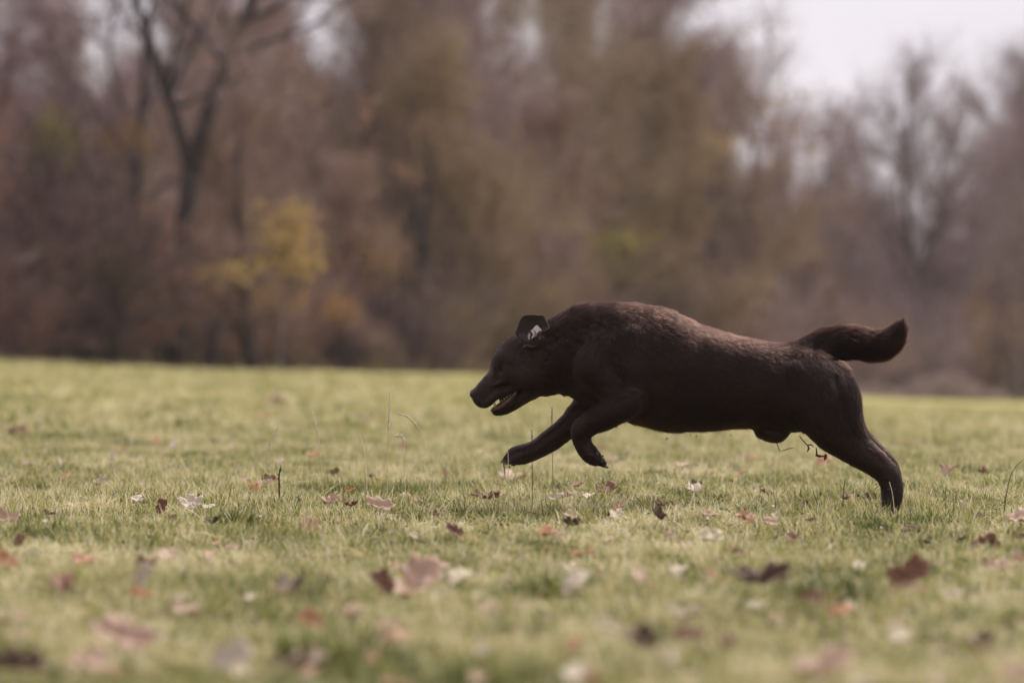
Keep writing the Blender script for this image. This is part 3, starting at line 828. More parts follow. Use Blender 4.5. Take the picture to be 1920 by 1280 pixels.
def fallen(px, py, wpx, col, kind, label, pitch=None, yaw=None, up=0.023, group='leaves fallen on the meadow'):
    """a leaf lying on the grass tips where the photograph has it; wpx is its width in photograph pixels"""
    global LEAF_N
    up = up * (1.6 if py > 1030 else 1.3)
    if py > 1030: wpx = wpx * 1.12
    x, y, z = at(px, py, up)
    me = LM[kind][int(rgl.integers(0, 4))]
    o = bpy.data.objects.new('fallen_leaf', me); COL.objects.link(o)
    if len(me.materials) == 0: me.materials.append(LMAT[col])
    o.material_slots[0].link = 'OBJECT'; o.material_slots[0].material = LMAT[col]
    w = wpx / FPX * y
    o.location = (x, y, z + up)
    if pitch is None: pitch = rgl.uniform(12, 45)
    pitch = pitch * (0.75 if pitch < 60 else 0.9)
    if yaw is None: yaw = rgl.uniform(0, 360)
    s = w / (0.85 if kind != 'oak' else 0.9)
    o.rotation_euler = (math.radians(pitch), math.radians(rgl.uniform(-18, 18)), 0)
    o.rotation_euler = (__import__('mathutils').Matrix.Rotation(math.radians(pitch), 3, 'X') @ __import__('mathutils').Matrix.Rotation(math.radians(yaw), 3, 'Z')).to_euler()
    o.scale = (s, s, s)
    LEAF_N += 1
    return tag(o, label, 'leaf', group)

for px, py, w, col, kind, pitch, lb in [
    (358, 943, 44, 'white', 'star', 40, 'pale whitish star shaped leaf lying open on sharp grass, left of the middle'),
    (254, 938, 28, 'white', 'star', 25, 'smaller whitish leaf just left of the open star shaped one'),
    (187, 906, 26, 'white', 'curl', 40, 'curled whitish leaf between dark specks in the left grass'),
    (303, 948, 27, 'rust', 'flat', 78, 'rust red leaf standing upright left of the whitish star leaf'),
    (318, 968, 26, 'dark', 'curl', 20, 'blackish leaf at the foot of the upright rust red leaf'),
    (92, 963, 24, 'rust', 'curl', 20, 'small dark red leaf in the left grass'),
    (14, 972, 44, 'pink', 'curl', 50, 'big pale pink leaf cut by the left edge'),
    (37, 1012, 26, 'rust', 'flat', 60, 'red brown leaf standing below the big pink leaf at the left edge'),
    (12, 1052, 44, 'orange', 'flat', 50, 'bright orange blurred leaf at the left edge'),
    (118, 1088, 54, 'rust', 'flat', 30, 'blurred brown red leaf right of the bright orange one'),
    (160, 1050, 42, 'peach', 'flat', 30, 'blurred peach leaf above the brown red one at the lower left'),
    (268, 1078, 38, 'white', 'curl', 75, 'white leaf standing on edge in the blurred left foreground'),
    (272, 1056, 34, 'rust', 'curl', 35, 'rust red leaf touching the top of the white upright leaf'),
    (312, 1040, 40, 'pink', 'flat', 25, 'dull pink leaf right of and above the white upright leaf'),
    (262, 1112, 34, 'orange', 'flat', 40, 'dull orange leaf under the white upright leaf'),
    (232, 1192, 110, 'pink', 'oak', 40, 'large pale pink leaf, strongly blurred, in the lower left'),
    (34, 1245, 100, 'dark', 'oak', 20, 'large dark brown blur of a leaf in the bottom left corner'),
    (165, 1242, 80, 'pink', 'star', 25, 'dull pink blurred leaf between the corner leaf and the large pink one'),
    (436, 1228, 62, 'white', 'flat', 72, 'greyish white leaf standing upright at the bottom, left of the middle'),
    (583, 1163, 46, 'orange', 'flat', 60, 'single orange blurred leaf in the lower middle left'),
    (548, 1092, 70, 'dark', 'oak', 20, 'dark brown blurred leaf left of the two long pink ones'),
    (718, 1090, 46, 'rust', 'flat', 60, 'dark rust leaf touching the left end of the long pink leaf'),
    (778, 1098, 105, 'pink', 'oak', 45, 'long pale pink leaf, blurred, in the middle of the foreground'),
    (812, 1066, 76, 'pink', 'oak', 12, 'long pale leaf lying flat just behind the long pale pink one'),
    (868, 1078, 56, 'cream', 'flat', 20, 'cream leaf right of the two long pale pink leaves'),
    (584, 987, 34, 'peach', 'star', 70, 'peach leaf with its stalk pointing up, in front of the grass stems'),
    (620, 943, 36, 'pink', 'curl', 30, 'pink leaf with a red fold above the upright peach leaf'),
    (656, 919, 18, 'orange', 'curl', 40, 'tiny orange leaf between the pink folded leaf and the grass stems'),
    (713, 946, 50, 'pink', 'oak', 50, 'long pink lobed leaf in the sharp grass below the tallest stem'),
    (506, 906, 28, 'rust', 'flat', 55, 'dusty brown leaf under the dark upright seed cluster'),
    (482, 922, 26, 'orange', 'flat', 30, 'dull orange leaf to the left of the whitish curled pair'),
    (508, 918, 28, 'white', 'curl', 20, 'whitish curled leaf beside the dull orange one'),
    (460, 898, 22, 'pink', 'flat', 35, 'small pink leaf up left of the dusty brown leaf'),
    (628, 883, 17, 'rust', 'flat', 75, 'small brown leaf standing on its tip at the grass line'),
    (696, 894, 18, 'dark', 'curl', 20, 'pair of black crumbs of a leaf right of the brown leaf on its tip'),
    (400, 979, 24, 'dark', 'curl', 40, 'purplish black leaf right below the whitish star leaf'),
    (427, 964, 24, 'rust', 'curl', 25, 'dark red curled leaf next to the purplish black one'),
    (393, 950, 26, 'cream', 'flat', 20, 'cream coloured leaf just right of the whitish star leaf'),
    (656, 960, 26, 'rust', 'curl', 15, 'red brown leaf lying flat beneath the pink folded leaf'),
    (912, 925, 48, 'rust', 'oak', 18, 'rust leaf with ragged lobes lying flat below the reaching front paw'),
    (781, 939, 22, 'peach', 'flat', 30, 'small peach leaf right of the long lobed pink one'),
    (853, 996, 40, 'rust', 'curl', 45, 'cluster like dark red leaf in the middle of the near grass'),
    (815, 962, 22, 'rust', 'flat', 25, 'small brick coloured leaf above the dark red cluster'),
    (775, 1004, 22, 'cream', 'flat', 30, 'small cream leaf left of the dark red cluster'),
    (588, 848, 26, 'orange', 'flat', 25, 'small orange pink leaf behind the sharp grass, near the grass stems'),
    (525, 863, 18, 'pink', 'flat', 40, 'little pink leaf behind the sharp grass left of the orange pink one'),
    (292, 828, 30, 'peach', 'flat', 25, 'pale orange leaf out of focus on the left far grass'),
    (325, 835, 18, 'white', 'flat', 50, 'white dot of a leaf right of the pale orange far leaf'),
    (211, 858, 18, 'white', 'curl', 75, 'white upright leaf in the far grass on the left'),
    (124, 893, 22, 'orange', 'flat', 30, 'orange leaf in the left grass near the focus line'),
    (55, 868, 28, 'pink', 'flat', 20, 'flat pinkish leaf in the far grass near the left edge'),
    (78, 843, 18, 'white', 'curl', 30, 'round white leaf in the far grass near the left edge'),
    (50, 915, 18, 'pink', 'flat', 40, 'tiny pink leaf near the left edge at the focus line'),
    (520, 759, 66, 'rust', 'oak', 8, 'large flat red brown blur far out on the meadow'),
    (374, 783, 44, 'rust', 'flat', 14, 'faint brown patch of leaf left of the large red brown blur'),
    (35, 813, 60, 'rust', 'flat', 10, 'long flat brown leaf blur at the far left of the meadow'),
    (690, 783, 36, 'rust', 'flat', 14, 'brown leaf blur beyond the tallest grass stem'),
    (497, 780, 30, 'peach', 'flat', 12, 'peach blur in front of the large red brown one far out'),
    (757, 835, 16, 'orange', 'flat', 60, 'small orange leaf seen between the two bent grass stems'),
    (1140, 918, 46, 'rust', 'curl', 30, 'glossy rust brown curled leaf in the grass under the folded front paw'),
    (1083, 907, 34, 'rust', 'oak', 12, 'thin flat rust leaf left of the glossy curled one'),
    (1045, 905, 18, 'dark', 'curl', 20, 'tiny dark leaf left of the thin flat rust leaf'),
    (1302, 914, 46, 'white', 'oak', 18, 'long whitish ragged leaf under the middle of the belly'),
    (1306, 907, 20, 'dark', 'curl', 50, 'black curled leaf end on top of the long whitish one'),
    (1437, 925, 24, 'rust', 'curl', 40, 'small glossy red brown leaf under the rear of the belly'),
    (1633, 933, 28, 'dark', 'star', 35, 'dark brown lobed leaf just in front of the hind foot'),
    (1781, 883, 44, 'rust', 'oak', 18, 'ragged red brown leaf in the grass behind the hind foot'),
    (1560, 936, 20, 'dark', 'curl', 30, 'dark crumpled leaf left of the lobed one before the hind foot'),
    (1586, 932, 24, 'rust', 'oak', 14, 'thin brown leaf between the two dark leaves before the hind foot'),
    (1511, 944, 15, 'rust', 'flat', 70, 'narrow brick leaf standing in the grass below the thigh'),
    (1041, 933, 30, 'white', 'curl', 40, 'whitish folded leaf below the far front leg'),
    (1064, 928, 22, 'rust', 'flat', 20, 'brick red leaf touching the whitish folded one'),
    (1104, 927, 26, 'white', 'flat', 15, 'thin whitish leaf between the folded leaf and the glossy one'),
    (1159, 950, 24, 'rust', 'flat', 30, 'rust red leaf leaning on a white leaf'),
    (1155, 963, 40, 'white', 'oak', 25, 'white lobed leaf with a red leaf behind it'),
    (1069, 965, 26, 'pink', 'flat', 40, 'pale pink leaf above an upright brown one'),
    (1073, 980, 26, 'dark', 'curl', 70, 'brown leaf standing upright below the pale pink one'),
    (1024, 1003, 44, 'orange', 'oak', 20, 'orange brown lobed leaf in the near grass below the front paws'),
    (1047, 1001, 22, 'pink', 'flat', 40, 'pinkish leaf at the right end of the orange brown lobed leaf'),
    (1238, 970, 34, 'dark', 'curl', 25, 'dark brown folded leaf in the near grass under the chest'),
    (1244, 946, 36, 'rust', 'oak', 14, 'flat brick leaf above the dark folded one under the chest'),
    (1396, 970, 40, 'peach', 'curl', 25, 'peach coloured bowl shaped leaf under the rear of the belly'),
    (1443, 977, 28, 'pink', 'flat', 45, 'pink leaf right of the peach bowl shaped one'),
    (1329, 1010, 54, 'cream', 'star', 25, 'broad cream lobed leaf in the near grass under the belly'),
    (1256, 1003, 18, 'pink', 'flat', 60, 'small pinkish upright leaf left of the broad cream leaf'),
    (1480, 1005, 32, 'rust', 'flat', 25, 'dull brown leaf right of the broad cream leaf'),
    (1521, 975, 18, 'rust', 'curl', 40, 'small rust leaf below the thigh in the near grass'),
    (1085, 1085, 40, 'white', 'flat', 50, 'round white blurred leaf in the middle of the foreground'),
    (1200, 1080, 38, 'pink', 'curl', 30, 'pale pink blurred leaf right of the round white one'),
    (1272, 1068, 36, 'white', 'flat', 30, 'faint whitish leaf right of the pale pink blurred one'),
    (1425, 1086, 88, 'dark', 'oak', 40, 'large dark brown curled leaf in the blurred right foreground'),
    (1702, 1078, 74, 'rust', 'oak', 65, 'large rust brown leaf standing up in the blurred right foreground'),
    (1872, 1060, 38, 'pink', 'flat', 45, 'pale pink leaf in the right foreground, right of the large rust one'),
    (1908, 972, 46, 'pink', 'star', 30, 'pink veined leaf cut by the right edge'),
    (1836, 1019, 32, 'rust', 'curl', 55, 'dark red leaf standing in the near grass at the right'),
    (1861, 1014, 30, 'rust', 'flat', 75, 'narrow dark leaf next to the dark red standing one'),
    (1906, 1006, 34, 'dark', 'curl', 30, 'dark leaf at the right edge below the pink veined one'),
    (1798, 1014, 22, 'dark', 'curl', 25, 'small dark leaf left of the dark red standing one'),
    (1706, 992, 30, 'dark', 'curl', 20, 'dark leaf with a pale side in the near grass at the right'),
    (1738, 1017, 22, 'dark', 'curl', 15, 'tiny dark leaf between the rust leaf and the dark standing ones'),
    (1835, 966, 18, 'dark', 'curl', 40, 'small purplish leaf on the focus line at the right'),
    (1806, 942, 16, 'white', 'curl', 40, 'tiny whitish leaf right of the hind foot'),
    (1725, 812, 20, 'white', 'flat', 60, 'white dot of a leaf in the far grass behind the tail'),
    (1526, 1122, 44, 'rust', 'flat', 40, 'dull red blurred leaf in the right foreground under the dark patch'),
    (1580, 1145, 40, 'orange', 'flat', 30, 'dull orange blurred leaf right of the dull red one'),
    (1292, 1190, 50, 'rust', 'flat', 40, 'red blurred leaf near the bottom, right of the purple one'),
    (1205, 1207, 84, 'dark', 'oak', 25, 'wide purplish dark blurred leaf near the bottom middle'),
    (1540, 1252, 100, 'pink', 'oak', 35, 'large pale pink blurred leaf at the bottom right'),
    (1692, 1190, 54, 'cream', 'flat', 25, 'cream blurred leaf in the lower right'),
    (1912, 1268, 50, 'pink', 'curl', 45, 'pink leaf in the bottom right corner'),
    (1082, 1262, 60, 'white', 'flat', 20, 'faint whitish leaf at the bottom edge near the middle'),
    (1411, 851, 20, 'orange', 'flat', 35, 'small orange leaf behind the gap under the belly'),
    (1545, 866, 30, 'peach', 'curl', 40, 'peach pink leaf right behind the front of the thigh'),
    (1391, 857, 26, 'pink', 'flat', 25, 'pink leaf left of the small orange one under the belly'),
    (1370, 866, 16, 'white', 'curl', 60, 'thin whitish leaf piece below the belly, behind the focus line'),
    (1280, 880, 26, 'pink', 'flat', 20, 'faded pink leaf in the grass beneath the front of the belly'),
    (965, 893, 56, 'pink', 'star', 14, 'pinkish torn leaf lying flat right under the reaching paw'),
    (1150, 862, 28, 'pink', 'flat', 20, 'pale pink leaf behind the folded front paw'),
    (1130, 838, 14, 'orange', 'flat', 45, 'tiny ochre leaf behind the folded front leg'),
    (1842, 886, 22, 'rust', 'curl', 15, 'small rust leaf in the taller tuft at the right'),
    (900, 848, 16, 'cream', 'curl', 30, 'tiny cream leaf left of the reaching paw'),
    (835, 880, 20, 'pink', 'curl', 50, 'small mauve pink leaf near the foot of the bent grass stem'),
    (716, 875, 14, 'peach', 'flat', 40, 'tiny peach leaf at the foot of the tallest stem')]:
    fallen(px, py, w * 0.98, col, kind, lb, pitch)

# small leaves that only show as specks
names = ['white', 'pink', 'peach', 'rust', 'dark', 'cream', 'orange']
pw = np.array([.14, .26, .20, .13, .06, .18, .03])
for i in range(160):
    px = rgl.uniform(-80, 2000); py = HOR + 62 + 590 * rgl.uniform() ** 0.95
    x_t, y_t, _ = at(px, py, .03)
    col = names[int(rgl.choice(7, p=pw / pw.sum()))]
    real = rgl.uniform(0.016, 0.042) * (1.4 if y_t > 18 else 1)
    zone = ('in the blurred foreground grass' if py > 1130 else 'in the slightly soft near grass' if py > 980 else 'in the sharp grass' if py > 860 else 'out on the far meadow')
    side = [b_ for a, b_ in ((120, 'near the left edge'), (290, 'left of the forked tree'), (450, 'below the forked tree'), (640, 'below the yellow sapling'), (800, 'near the tall stalks'), (960, 'below the muzzle'),
                             (1150, 'below the front legs'), (1300, 'below the chest'), (1480, 'below the belly'), (1640, 'below the thigh'), (1800, 'right of the hind foot'), (9999, 'near the right edge')) if px < a][0]
    fallen(px, py, real * FPX / y_t, col, ['flat', 'curl', 'star', 'curl'][int(rgl.integers(0, 4))], 'small %s leaf %s, %s' % (LC[col][0], zone, side), up=rgl.uniform(0.006, 0.018),
           group='small %s leaves %s, %s' % (LC[col][0], zone, side))

# crumbs of leaf and dead stalk between the blades: nobody could count them
rgc = np.random.default_rng(31)
p = wedge(rgc, 9000, 4.4, 30.0, 0.16, 0.4); zc_ = ground_z(p[:, 0], p[:, 1]) + rgc.uniform(0.008, 0.032, len(p))
Vc, Fc = leaf_quads(rgc, np.stack([p[:, 0], p[:, 1], zc_], -1), 0.0062)
m_crumb, nt, out = new_mat('leaf_crumbs')
geo = nt.nodes.new('ShaderNodeNewGeometry')
cr_ = ramp(nt, [(0.0, (0.05, 0.03, 0.02)), (0.3, (0.20, 0.10, 0.06)), (0.5, (0.45, 0.33, 0.24)), (1.0, (0.66, 0.58, 0.50))], geo.outputs['Random Per Island'])
b = principled(nt, None, 0.8, 0.2); nt.links.new(cr_, b.inputs['Base Color']); nt.links.new(b.outputs[0], out.inputs['Surface'])
tag(obj('leaf_litter', mesh_data('leaf_litter', Vc, Fc), m_crumb), 'crumbs of dead leaf and stalk scattered among the grass blades', kind='stuff')

# ------------------------------------------------------------------ grass stems that stand above the turf
m_straw = matte('dry_stem', [(0.3, (0.60, 0.54, 0.34)), (0.7, (0.78, 0.72, 0.54))], 30.0, 0.6, 0.3, 0, 0.3, 0.4)
m_green = matte('green_stem', [(0.3, (0.10, 0.12, 0.04)), (0.7, (0.22, 0.24, 0.09))], 30.0, 0.6, 0.3, 0, 0.3, 0.3)
m_seed = matte('seed_head_straw', [(0.3, (0.66, 0.58, 0.42)), (0.7, (0.82, 0.76, 0.62))], 60.0, 0.7, 0.3, 0, 0.2, 0.3)
m_darkseed = matte('dark_seed_head', [(0.3, (0.03, 0.015, 0.012)), (0.7, (0.09, 0.05, 0.04))], 60.0, 0.7, 0.3)
def stalk(pts, label, head=0.0, depth=None, mat=None, hm=None, fat=1.0, name='grass_stalk'):
    """pts are pixels of the photograph from the foot of the stem to its tip"""
    d = depth or D
    P = []
    for i, (px, py) in enumerate(pts):
        P.append([(px - 960) / FPX * d, d, CAM_H - (py - HOR) / FPX * d])
    P = np.array(P); P[:, 1] += np.linspace(0, 0.02, len(P)) * rgc.uniform(-1, 1)
    P[0, 2] = float(ground_z(P[0, 0], d)) - 0.005
    t = np.linspace(0, len(P) - 1, 14); Q_ = np.stack([np.interp(t, range(len(P)), P[:, k]) for k in range(3)], -1)
    for _ in range(3): Q_[1:-1] = (Q_[:-2] + 2 * Q_[1:-1] + Q_[2:]) / 4
    o0 = Q_[0].copy(); Q_ = Q_ - o0
    root = empty(name, o0)
    mb = MB(); mb.tube(Q_, np.linspace(0.00115, 0.0007, 14) * fat, 5); obj('stem', mb.data('stem', True), mat or m_straw, root)
    if head:
        mb = MB(); n = 26; L_ = np.linalg.norm(np.diff(Q_, axis=0), axis=1); cs = np.concatenate([[0], np.cumsum(L_)]) / L_.sum()
        for i in range(n):
            s = 1 - head * i / n; c = np.array([np.interp(s, cs, Q_[:, k]) for k in range(3)]); s2 = min(1, s + 0.03); dd = np.array([np.interp(s2, cs, Q_[:, k]) for k in range(3)]) - c + np.array([0, 0, 1e-4])
            dd = dd / np.linalg.norm(dd) + rgc.normal(0, 0.28, 3); wd = 0.0017 * (0.5 + math.sin(math.pi * min(1, (i + 2) / n)))
            mb.tube([c, c + dd * 0.0035, c + dd * 0.0075], [wd * .5, wd, .0002], 4)
        obj('seed_head', mb.data('seed_head', True), hm or m_seed, root)
    return tag(root, label, 'grass stalk')
stalk([(726, 862), (727, 820), (728, 790), (731, 760), (731, 733)], 'tallest pale grass stem, nearly straight, left of the dog', 0.45)
stalk([(818, 866), (806, 840), (790, 808), (772, 786), (760, 777), (745, 775)], 'long grass stem whose seed head nods over to the left', 0.28)
stalk([(488, 875), (498, 850), (508, 825), (516, 806), (523, 801)], 'pale stem leaning right, leftmost of the seeding stems', 0.45, 10.55)
stalk([(608, 850), (600, 830), (596, 812), (592, 795), (587, 776)], 'soft grass stem with a feathery head left of the tallest stem', 0.45, 12.0)
stalk([(690, 872), (686, 850), (680, 828), (674, 812)], 'thin bare stem just left of the tallest one', 0, 10.9)
stalk([(762, 880), (758, 860), (757, 845), (760, 822), (752, 816), (745, 815)], 'short bent stem with a hooked tip right of the tallest one', 0.2, 10.75)
stalk([(952, 880), (953, 866), (953, 845), (949, 842), (938, 856)], 'loop of pale grass caught on the reaching paw', 0, 10.7)
stalk([(862, 898), (866, 884), (870, 876), (884, 869), (896, 876)], 'pale arching blade at the grass line left of the paw', 0, 10.7)
stalk([(1037, 880), (1036, 850), (1035, 815), (1035, 766)], 'thin dark stem standing upright under the throat', 0.2, 10.98, m_green)
stalk([(998, 872), (998, 846), (997, 822), (997, 808)], 'short dark stem just behind the reaching foreleg', 0.2, 10.98, m_green)
stalk([(1410, 918), (1402, 900), (1385, 884), (1372, 868), (1366, 872)], 'long bent straw blade in the grass under the belly', 0, 10.7, m_straw)
stalk([(1300, 898), (1292, 880), (1300, 868), (1306, 862)], 'curved straw blade under the front of the belly', 0, 10.75, m_straw)
stalk([(1580, 930), (1581, 915), (1584, 896)], 'short upright green blade in front of the hind foot', 0, 10.6, m_green, None, 1.6)
stalk([(1680, 948), (1674, 925), (1668, 903)], 'pale blade crossing the hind foot', 0, 10.55, m_straw, None, 1.2)
stalk([(575, 972), (568, 950), (566, 925)], 'thick pale blade above the upright peach leaf', 0, 9.3, m_straw, None, 2.2)
stalk([(1880, 930), (1890, 900), (1903, 873), (1916, 862)], 'blade leaning out of the tall tuft at the right edge', 0, 10.6, m_green, None, 1.4)
stalk([(524, 898), (523, 890), (527, 876)], 'short dark seed cluster standing at the grass line on the left', 0.8, 10.75, m_darkseed, m_darkseed, 2.4, 'seed_cluster')
# ------------------------------------------------------------------ the dog
# The body is one implicit surface, worked out in a frame of (x, height, side) in millimetre-like
# units of 1.5 mm, then turned into a single mesh. side < 0 is the flank that faces the camera.
DOG = []           # primitives: (distance function, bounds, blend radius, flow direction)
OFF = 2.0          # the skin lies this far inside the outline, the coat fills the rest

def _lerp_tab(tab):
    t = np.array(tab, float)
    # smooth (cubic) interpolation through the key sections
    xs = t[:, 0]; fx = np.arange(xs[0], xs[-1] + 0.5, 0.5)
    cols = [np.interp(fx, xs, t[:, i]) for i in range(1, t.shape[1])]
    ker = np.hanning(9); ker /= ker.sum()
    sm = [np.convolve(np.pad(c, 4, mode='edge'), ker, 'valid') for c in cols]
    return fx, sm

def loft(tab, k, flow, n=2.25, egg=0.0):
    fx, (top, bot, hw) = _lerp_tab(tab)
    x0, x1 = fx[0], fx[-1]
    def f(P):
        x = P[..., 0]
        t = np.interp(x, fx, top); b_ = np.interp(x, fx, bot); w = np.interp(x, fx, hw)
        c = (t + b_) / 2; h = np.maximum(np.abs(b_ - t) / 2 - OFF * .6, 0.5); w = np.maximum(w - OFF * .6, 0.5)
        zz = (P[..., 1] - c) / h
        ww = w * (1 + egg * np.clip(zz, -1, 1))
        r = (np.abs(zz) ** n + np.abs(P[..., 2] / ww) ** n) ** (1 / n)
        d = (r - 1) * np.minimum(h, w)
        ex = np.maximum(x0 - x, x - x1)
        return np.maximum(d, ex)
    DOG.append((f, (x0, x1, min(top) - 1, max(bot) + 1, -max(hw) * 1.2, max(hw) * 1.2), k, flow))

def limb(pts, k, side=1.0, flow=1.0, sub=False):
    """tapered chain; each point is (x, y, side, radius[, side scale])"""
    pts = [p if len(p) > 4 else (*p, side) for p in pts]
    A = np.array([(*p[:3], p[3] - OFF * (0 if sub else 1) * .8, p[4]) for p in pts], float)
    if len(A) > 3:
        G = np.concatenate([[2 * A[0] - A[1]], A, [2 * A[-1] - A[-2]]]); out_ = []
        for i in range(1, len(G) - 2):
            for t in (0, 1 / 3, 2 / 3):
                out_.append(0.5 * (2 * G[i] + (G[i + 1] - G[i - 1]) * t + (2 * G[i - 1] - 5 * G[i] + 4 * G[i + 1] - G[i + 2]) * t * t + (3 * G[i] - G[i - 1] - 3 * G[i + 1] + G[i + 2]) * t ** 3))
        A = np.array(out_ + [A[-1]])
    for i in range(len(A) - 1):
        a, b_ = A[i], A[i + 1]
        def f(P, a=a, b_=b_):
            ab = b_[:3] - a[:3]; L2 = ab @ ab + 1e-9
            t = np.clip(((P[..., 0] - a[0]) * ab[0] + (P[..., 1] - a[1]) * ab[1] + (P[..., 2] - a[2]) * ab[2]) / L2, 0, 1)
            s = a[4] + (b_[4] - a[4]) * t; r = a[3] + (b_[3] - a[3]) * t
            dx = P[..., 0] - a[0] - ab[0] * t; dy = P[..., 1] - a[1] - ab[1] * t; dz = (P[..., 2] - a[2] - ab[2] * t) / s
            return np.sqrt(dx * dx + dy * dy + dz * dz) - r
        m = max(a[3], b_[3])
        bb = (min(a[0], b_[0]) - m, max(a[0], b_[0]) + m, min(a[1], b_[1]) - m, max(a[1], b_[1]) + m,
              min(a[2], b_[2]) - m * max(a[4], b_[4]), max(a[2], b_[2]) + m * max(a[4], b_[4]))
        d = (b_[:3] - a[:3]); d = d / (np.linalg.norm(d) + 1e-9) * flow
        DOG.append((f, bb, -k if sub else k, d))

# trunk of the body: top line, belly line, half width
loft([(1040, 640, 700, 30), (1052, 600, 736, 46), (1065, 583, 736, 52), (1080, 577, 743, 60), (1095, 573, 754, 68), (1120, 568, 768, 80), (1150, 566, 782, 90), (1190, 569, 795, 96),
      (1220, 574, 804, 98), (1245, 578, 809, 98), (1265, 584, 811, 98), (1290, 597, 809, 97), (1310, 607, 808, 95), (1350, 621, 806, 92), (1400, 633, 803, 85),
      (1430, 638, 805, 79), (1450, 641, 808, 75), (1485, 645, 811, 70), (1505, 648, 808, 66), (1530, 656, 785, 62), (1550, 668, 755, 55), (1570, 690, 735, 35), (1582, 706, 716, 6)],
     8, np.array([1.0, 0.08, 0]), egg=-0.06)
# neck
loft([(985, 640, 715, 34), (1000, 613, 738, 44), (1025, 601, 741, 49), (1050, 587, 738, 54), (1075, 578, 741, 62), (1100, 574, 748, 68), (1130, 575, 740, 60), (1150, 600, 700, 30)],
     10, np.array([0.86, -0.3, 0]))
# head
loft([(881, 736, 740, 3), (884, 731, 747, 11), (888, 727, 755, 16), (892, 723, 760, 18.5), (897, 717, 764, 20), (905, 708, 766.5, 21.5), (914, 698, 765.5, 23), (919, 690, 759, 24), (920.5, 678, 756, 25),
      (923, 667, 752, 26), (926, 660, 748, 28), (932, 651, 742, 32), (940, 642, 737, 36), (950, 635, 733, 40), (960, 629, 729, 43), (970, 625, 731, 45), (985, 618, 742, 46), (1000, 611, 743, 47),
      (1020, 603, 741, 47), (1038, 600, 735, 42), (1050, 640, 700, 14)], 7, np.array([0.8, -0.55, 0]), n=2.4)
limb([(900, 752, -9, 9), (914, 755, -15, 8), (930, 742, -21, 8), (950, 733, -26, 8), (968, 726, -31, 9)], 5, 0.8)     # upper lip, near side
limb([(900, 752, 9, 9), (914, 755, 15, 8), (930, 742, 21, 8), (950, 733, 26, 8), (968, 726, 31, 9)], 5, 0.8)
limb([(936, 668, -24, 10), (944, 670, -31, 9.5), (956, 676, -38, 8)], 12, 0.8)                                         # brow
limb([(936, 668, 24, 10), (944, 669, 31, 9.5)], 12, 0.8)
limb([(958, 700, -36, 19), (985, 705, -40, 24)], 12, 0.6)                                                            # cheek
limb([(958, 700, 36, 19), (985, 705, 40, 24)], 12, 0.6)
limb([(930, 769, 0, 10.5, 1.25), (944, 766, 0, 12, 1.45), (960, 756, 0, 14.5, 1.7), (981, 741, 0, 16.5, 2.0), (1005, 727, 0, 18, 2.1)], 3)   # lower jaw
limb([(926, 722, -27, 4), (940, 716, -35, 5), (958, 714, -41, 4)], 5)
limb([(928, 728, -31, 2.5), (944, 722, -38, 3), (960, 720, -45, 2.5)], 4, sub=True)
limb([(983, 742, -8, 10), (1000, 736, -6, 10)], 5)                                                                   # loose skin under the jaw
limb([(994, 646, -44, 12, .5), (1006, 642, -44, 15, .5)], 6)                                                         # root of the near ear
limb([(994, 640, 42, 12, .5), (1006, 636, 42, 15, .5)], 6)
# shoulder blades and upper arms
for sd, ox, oy in ((-1, 0, 0), (1, 6, -3)):
    limb([(1160 + ox, 618 + oy, 52 * sd, 26, .7), (1132 + ox, 648 + oy, 64 * sd, 33, .75), (1107 + ox, 684 + oy, 71 * sd, 35.5, .84)], 9)
    limb([(1108 + ox, 692 + oy, 72 * sd, 34, .8), (1150 + ox, 735 + oy, 74 * sd, 30, .8), (1186 + ox * 0, 752 + oy, 74 * sd, 26, .8)], 8)
    limb([(1180, 640, 76 * sd, 34, .6), (1192, 690, 83 * sd, 33, .62), (1192, 742, 82 * sd, 22, .7)], 5)
limb([(1188, 577, 24, 10), (1200, 576, 27, 8)], 7)
limb([(1098, 715, 0, 34, 1.9), (1125, 742, 0, 26, 2.0)], 12)                                                         # breast
# near foreleg, folded back at the wrist
limb([(1184, 750, -88, 27), (1150, 768, -92, 27), (1122, 783, -90, 24.5), (1099, 796, -85, 21.5), (1089, 808, -82, 20.5), (1092, 830, -79, 17), (1102, 846, -78, 17.5), (1115, 858, -77, 14)], 4, 0.9)
for j, sd in enumerate((-90, -81, -71, -62)):
    limb([(1108, 852 + (j in (0, 3)) * -2, sd, 8.5), (1121, 864 - (j in (0, 3)) * 3, sd, 7.5), (1131, 870 - (j in (0, 3)) * 5, sd, 5.5)], 1.5, 0.72)
# far foreleg, reaching forward
limb([(1135, 735, 66, 34), (1095, 771, 68, 25), (1060, 806, 68, 21), (1030, 829, 68, 20), (1005, 845, 67, 17), (985, 852, 66, 17), (964, 857, 66, 17)], 8, 0.82)
for j, sd in enumerate((50, 60, 71, 81)):
    limb([(974, 858, sd, 9), (963, 864, sd, 9), (954, 868, sd, 6.5)] if j in (0, 3) else [(968, 853, sd, 10.5), (955, 857.5, sd, 10), (946, 864, sd, 7)], 1.2, 0.6)
limb([(992, 860, 66, 7), (984, 866, 66, 7)], 4)
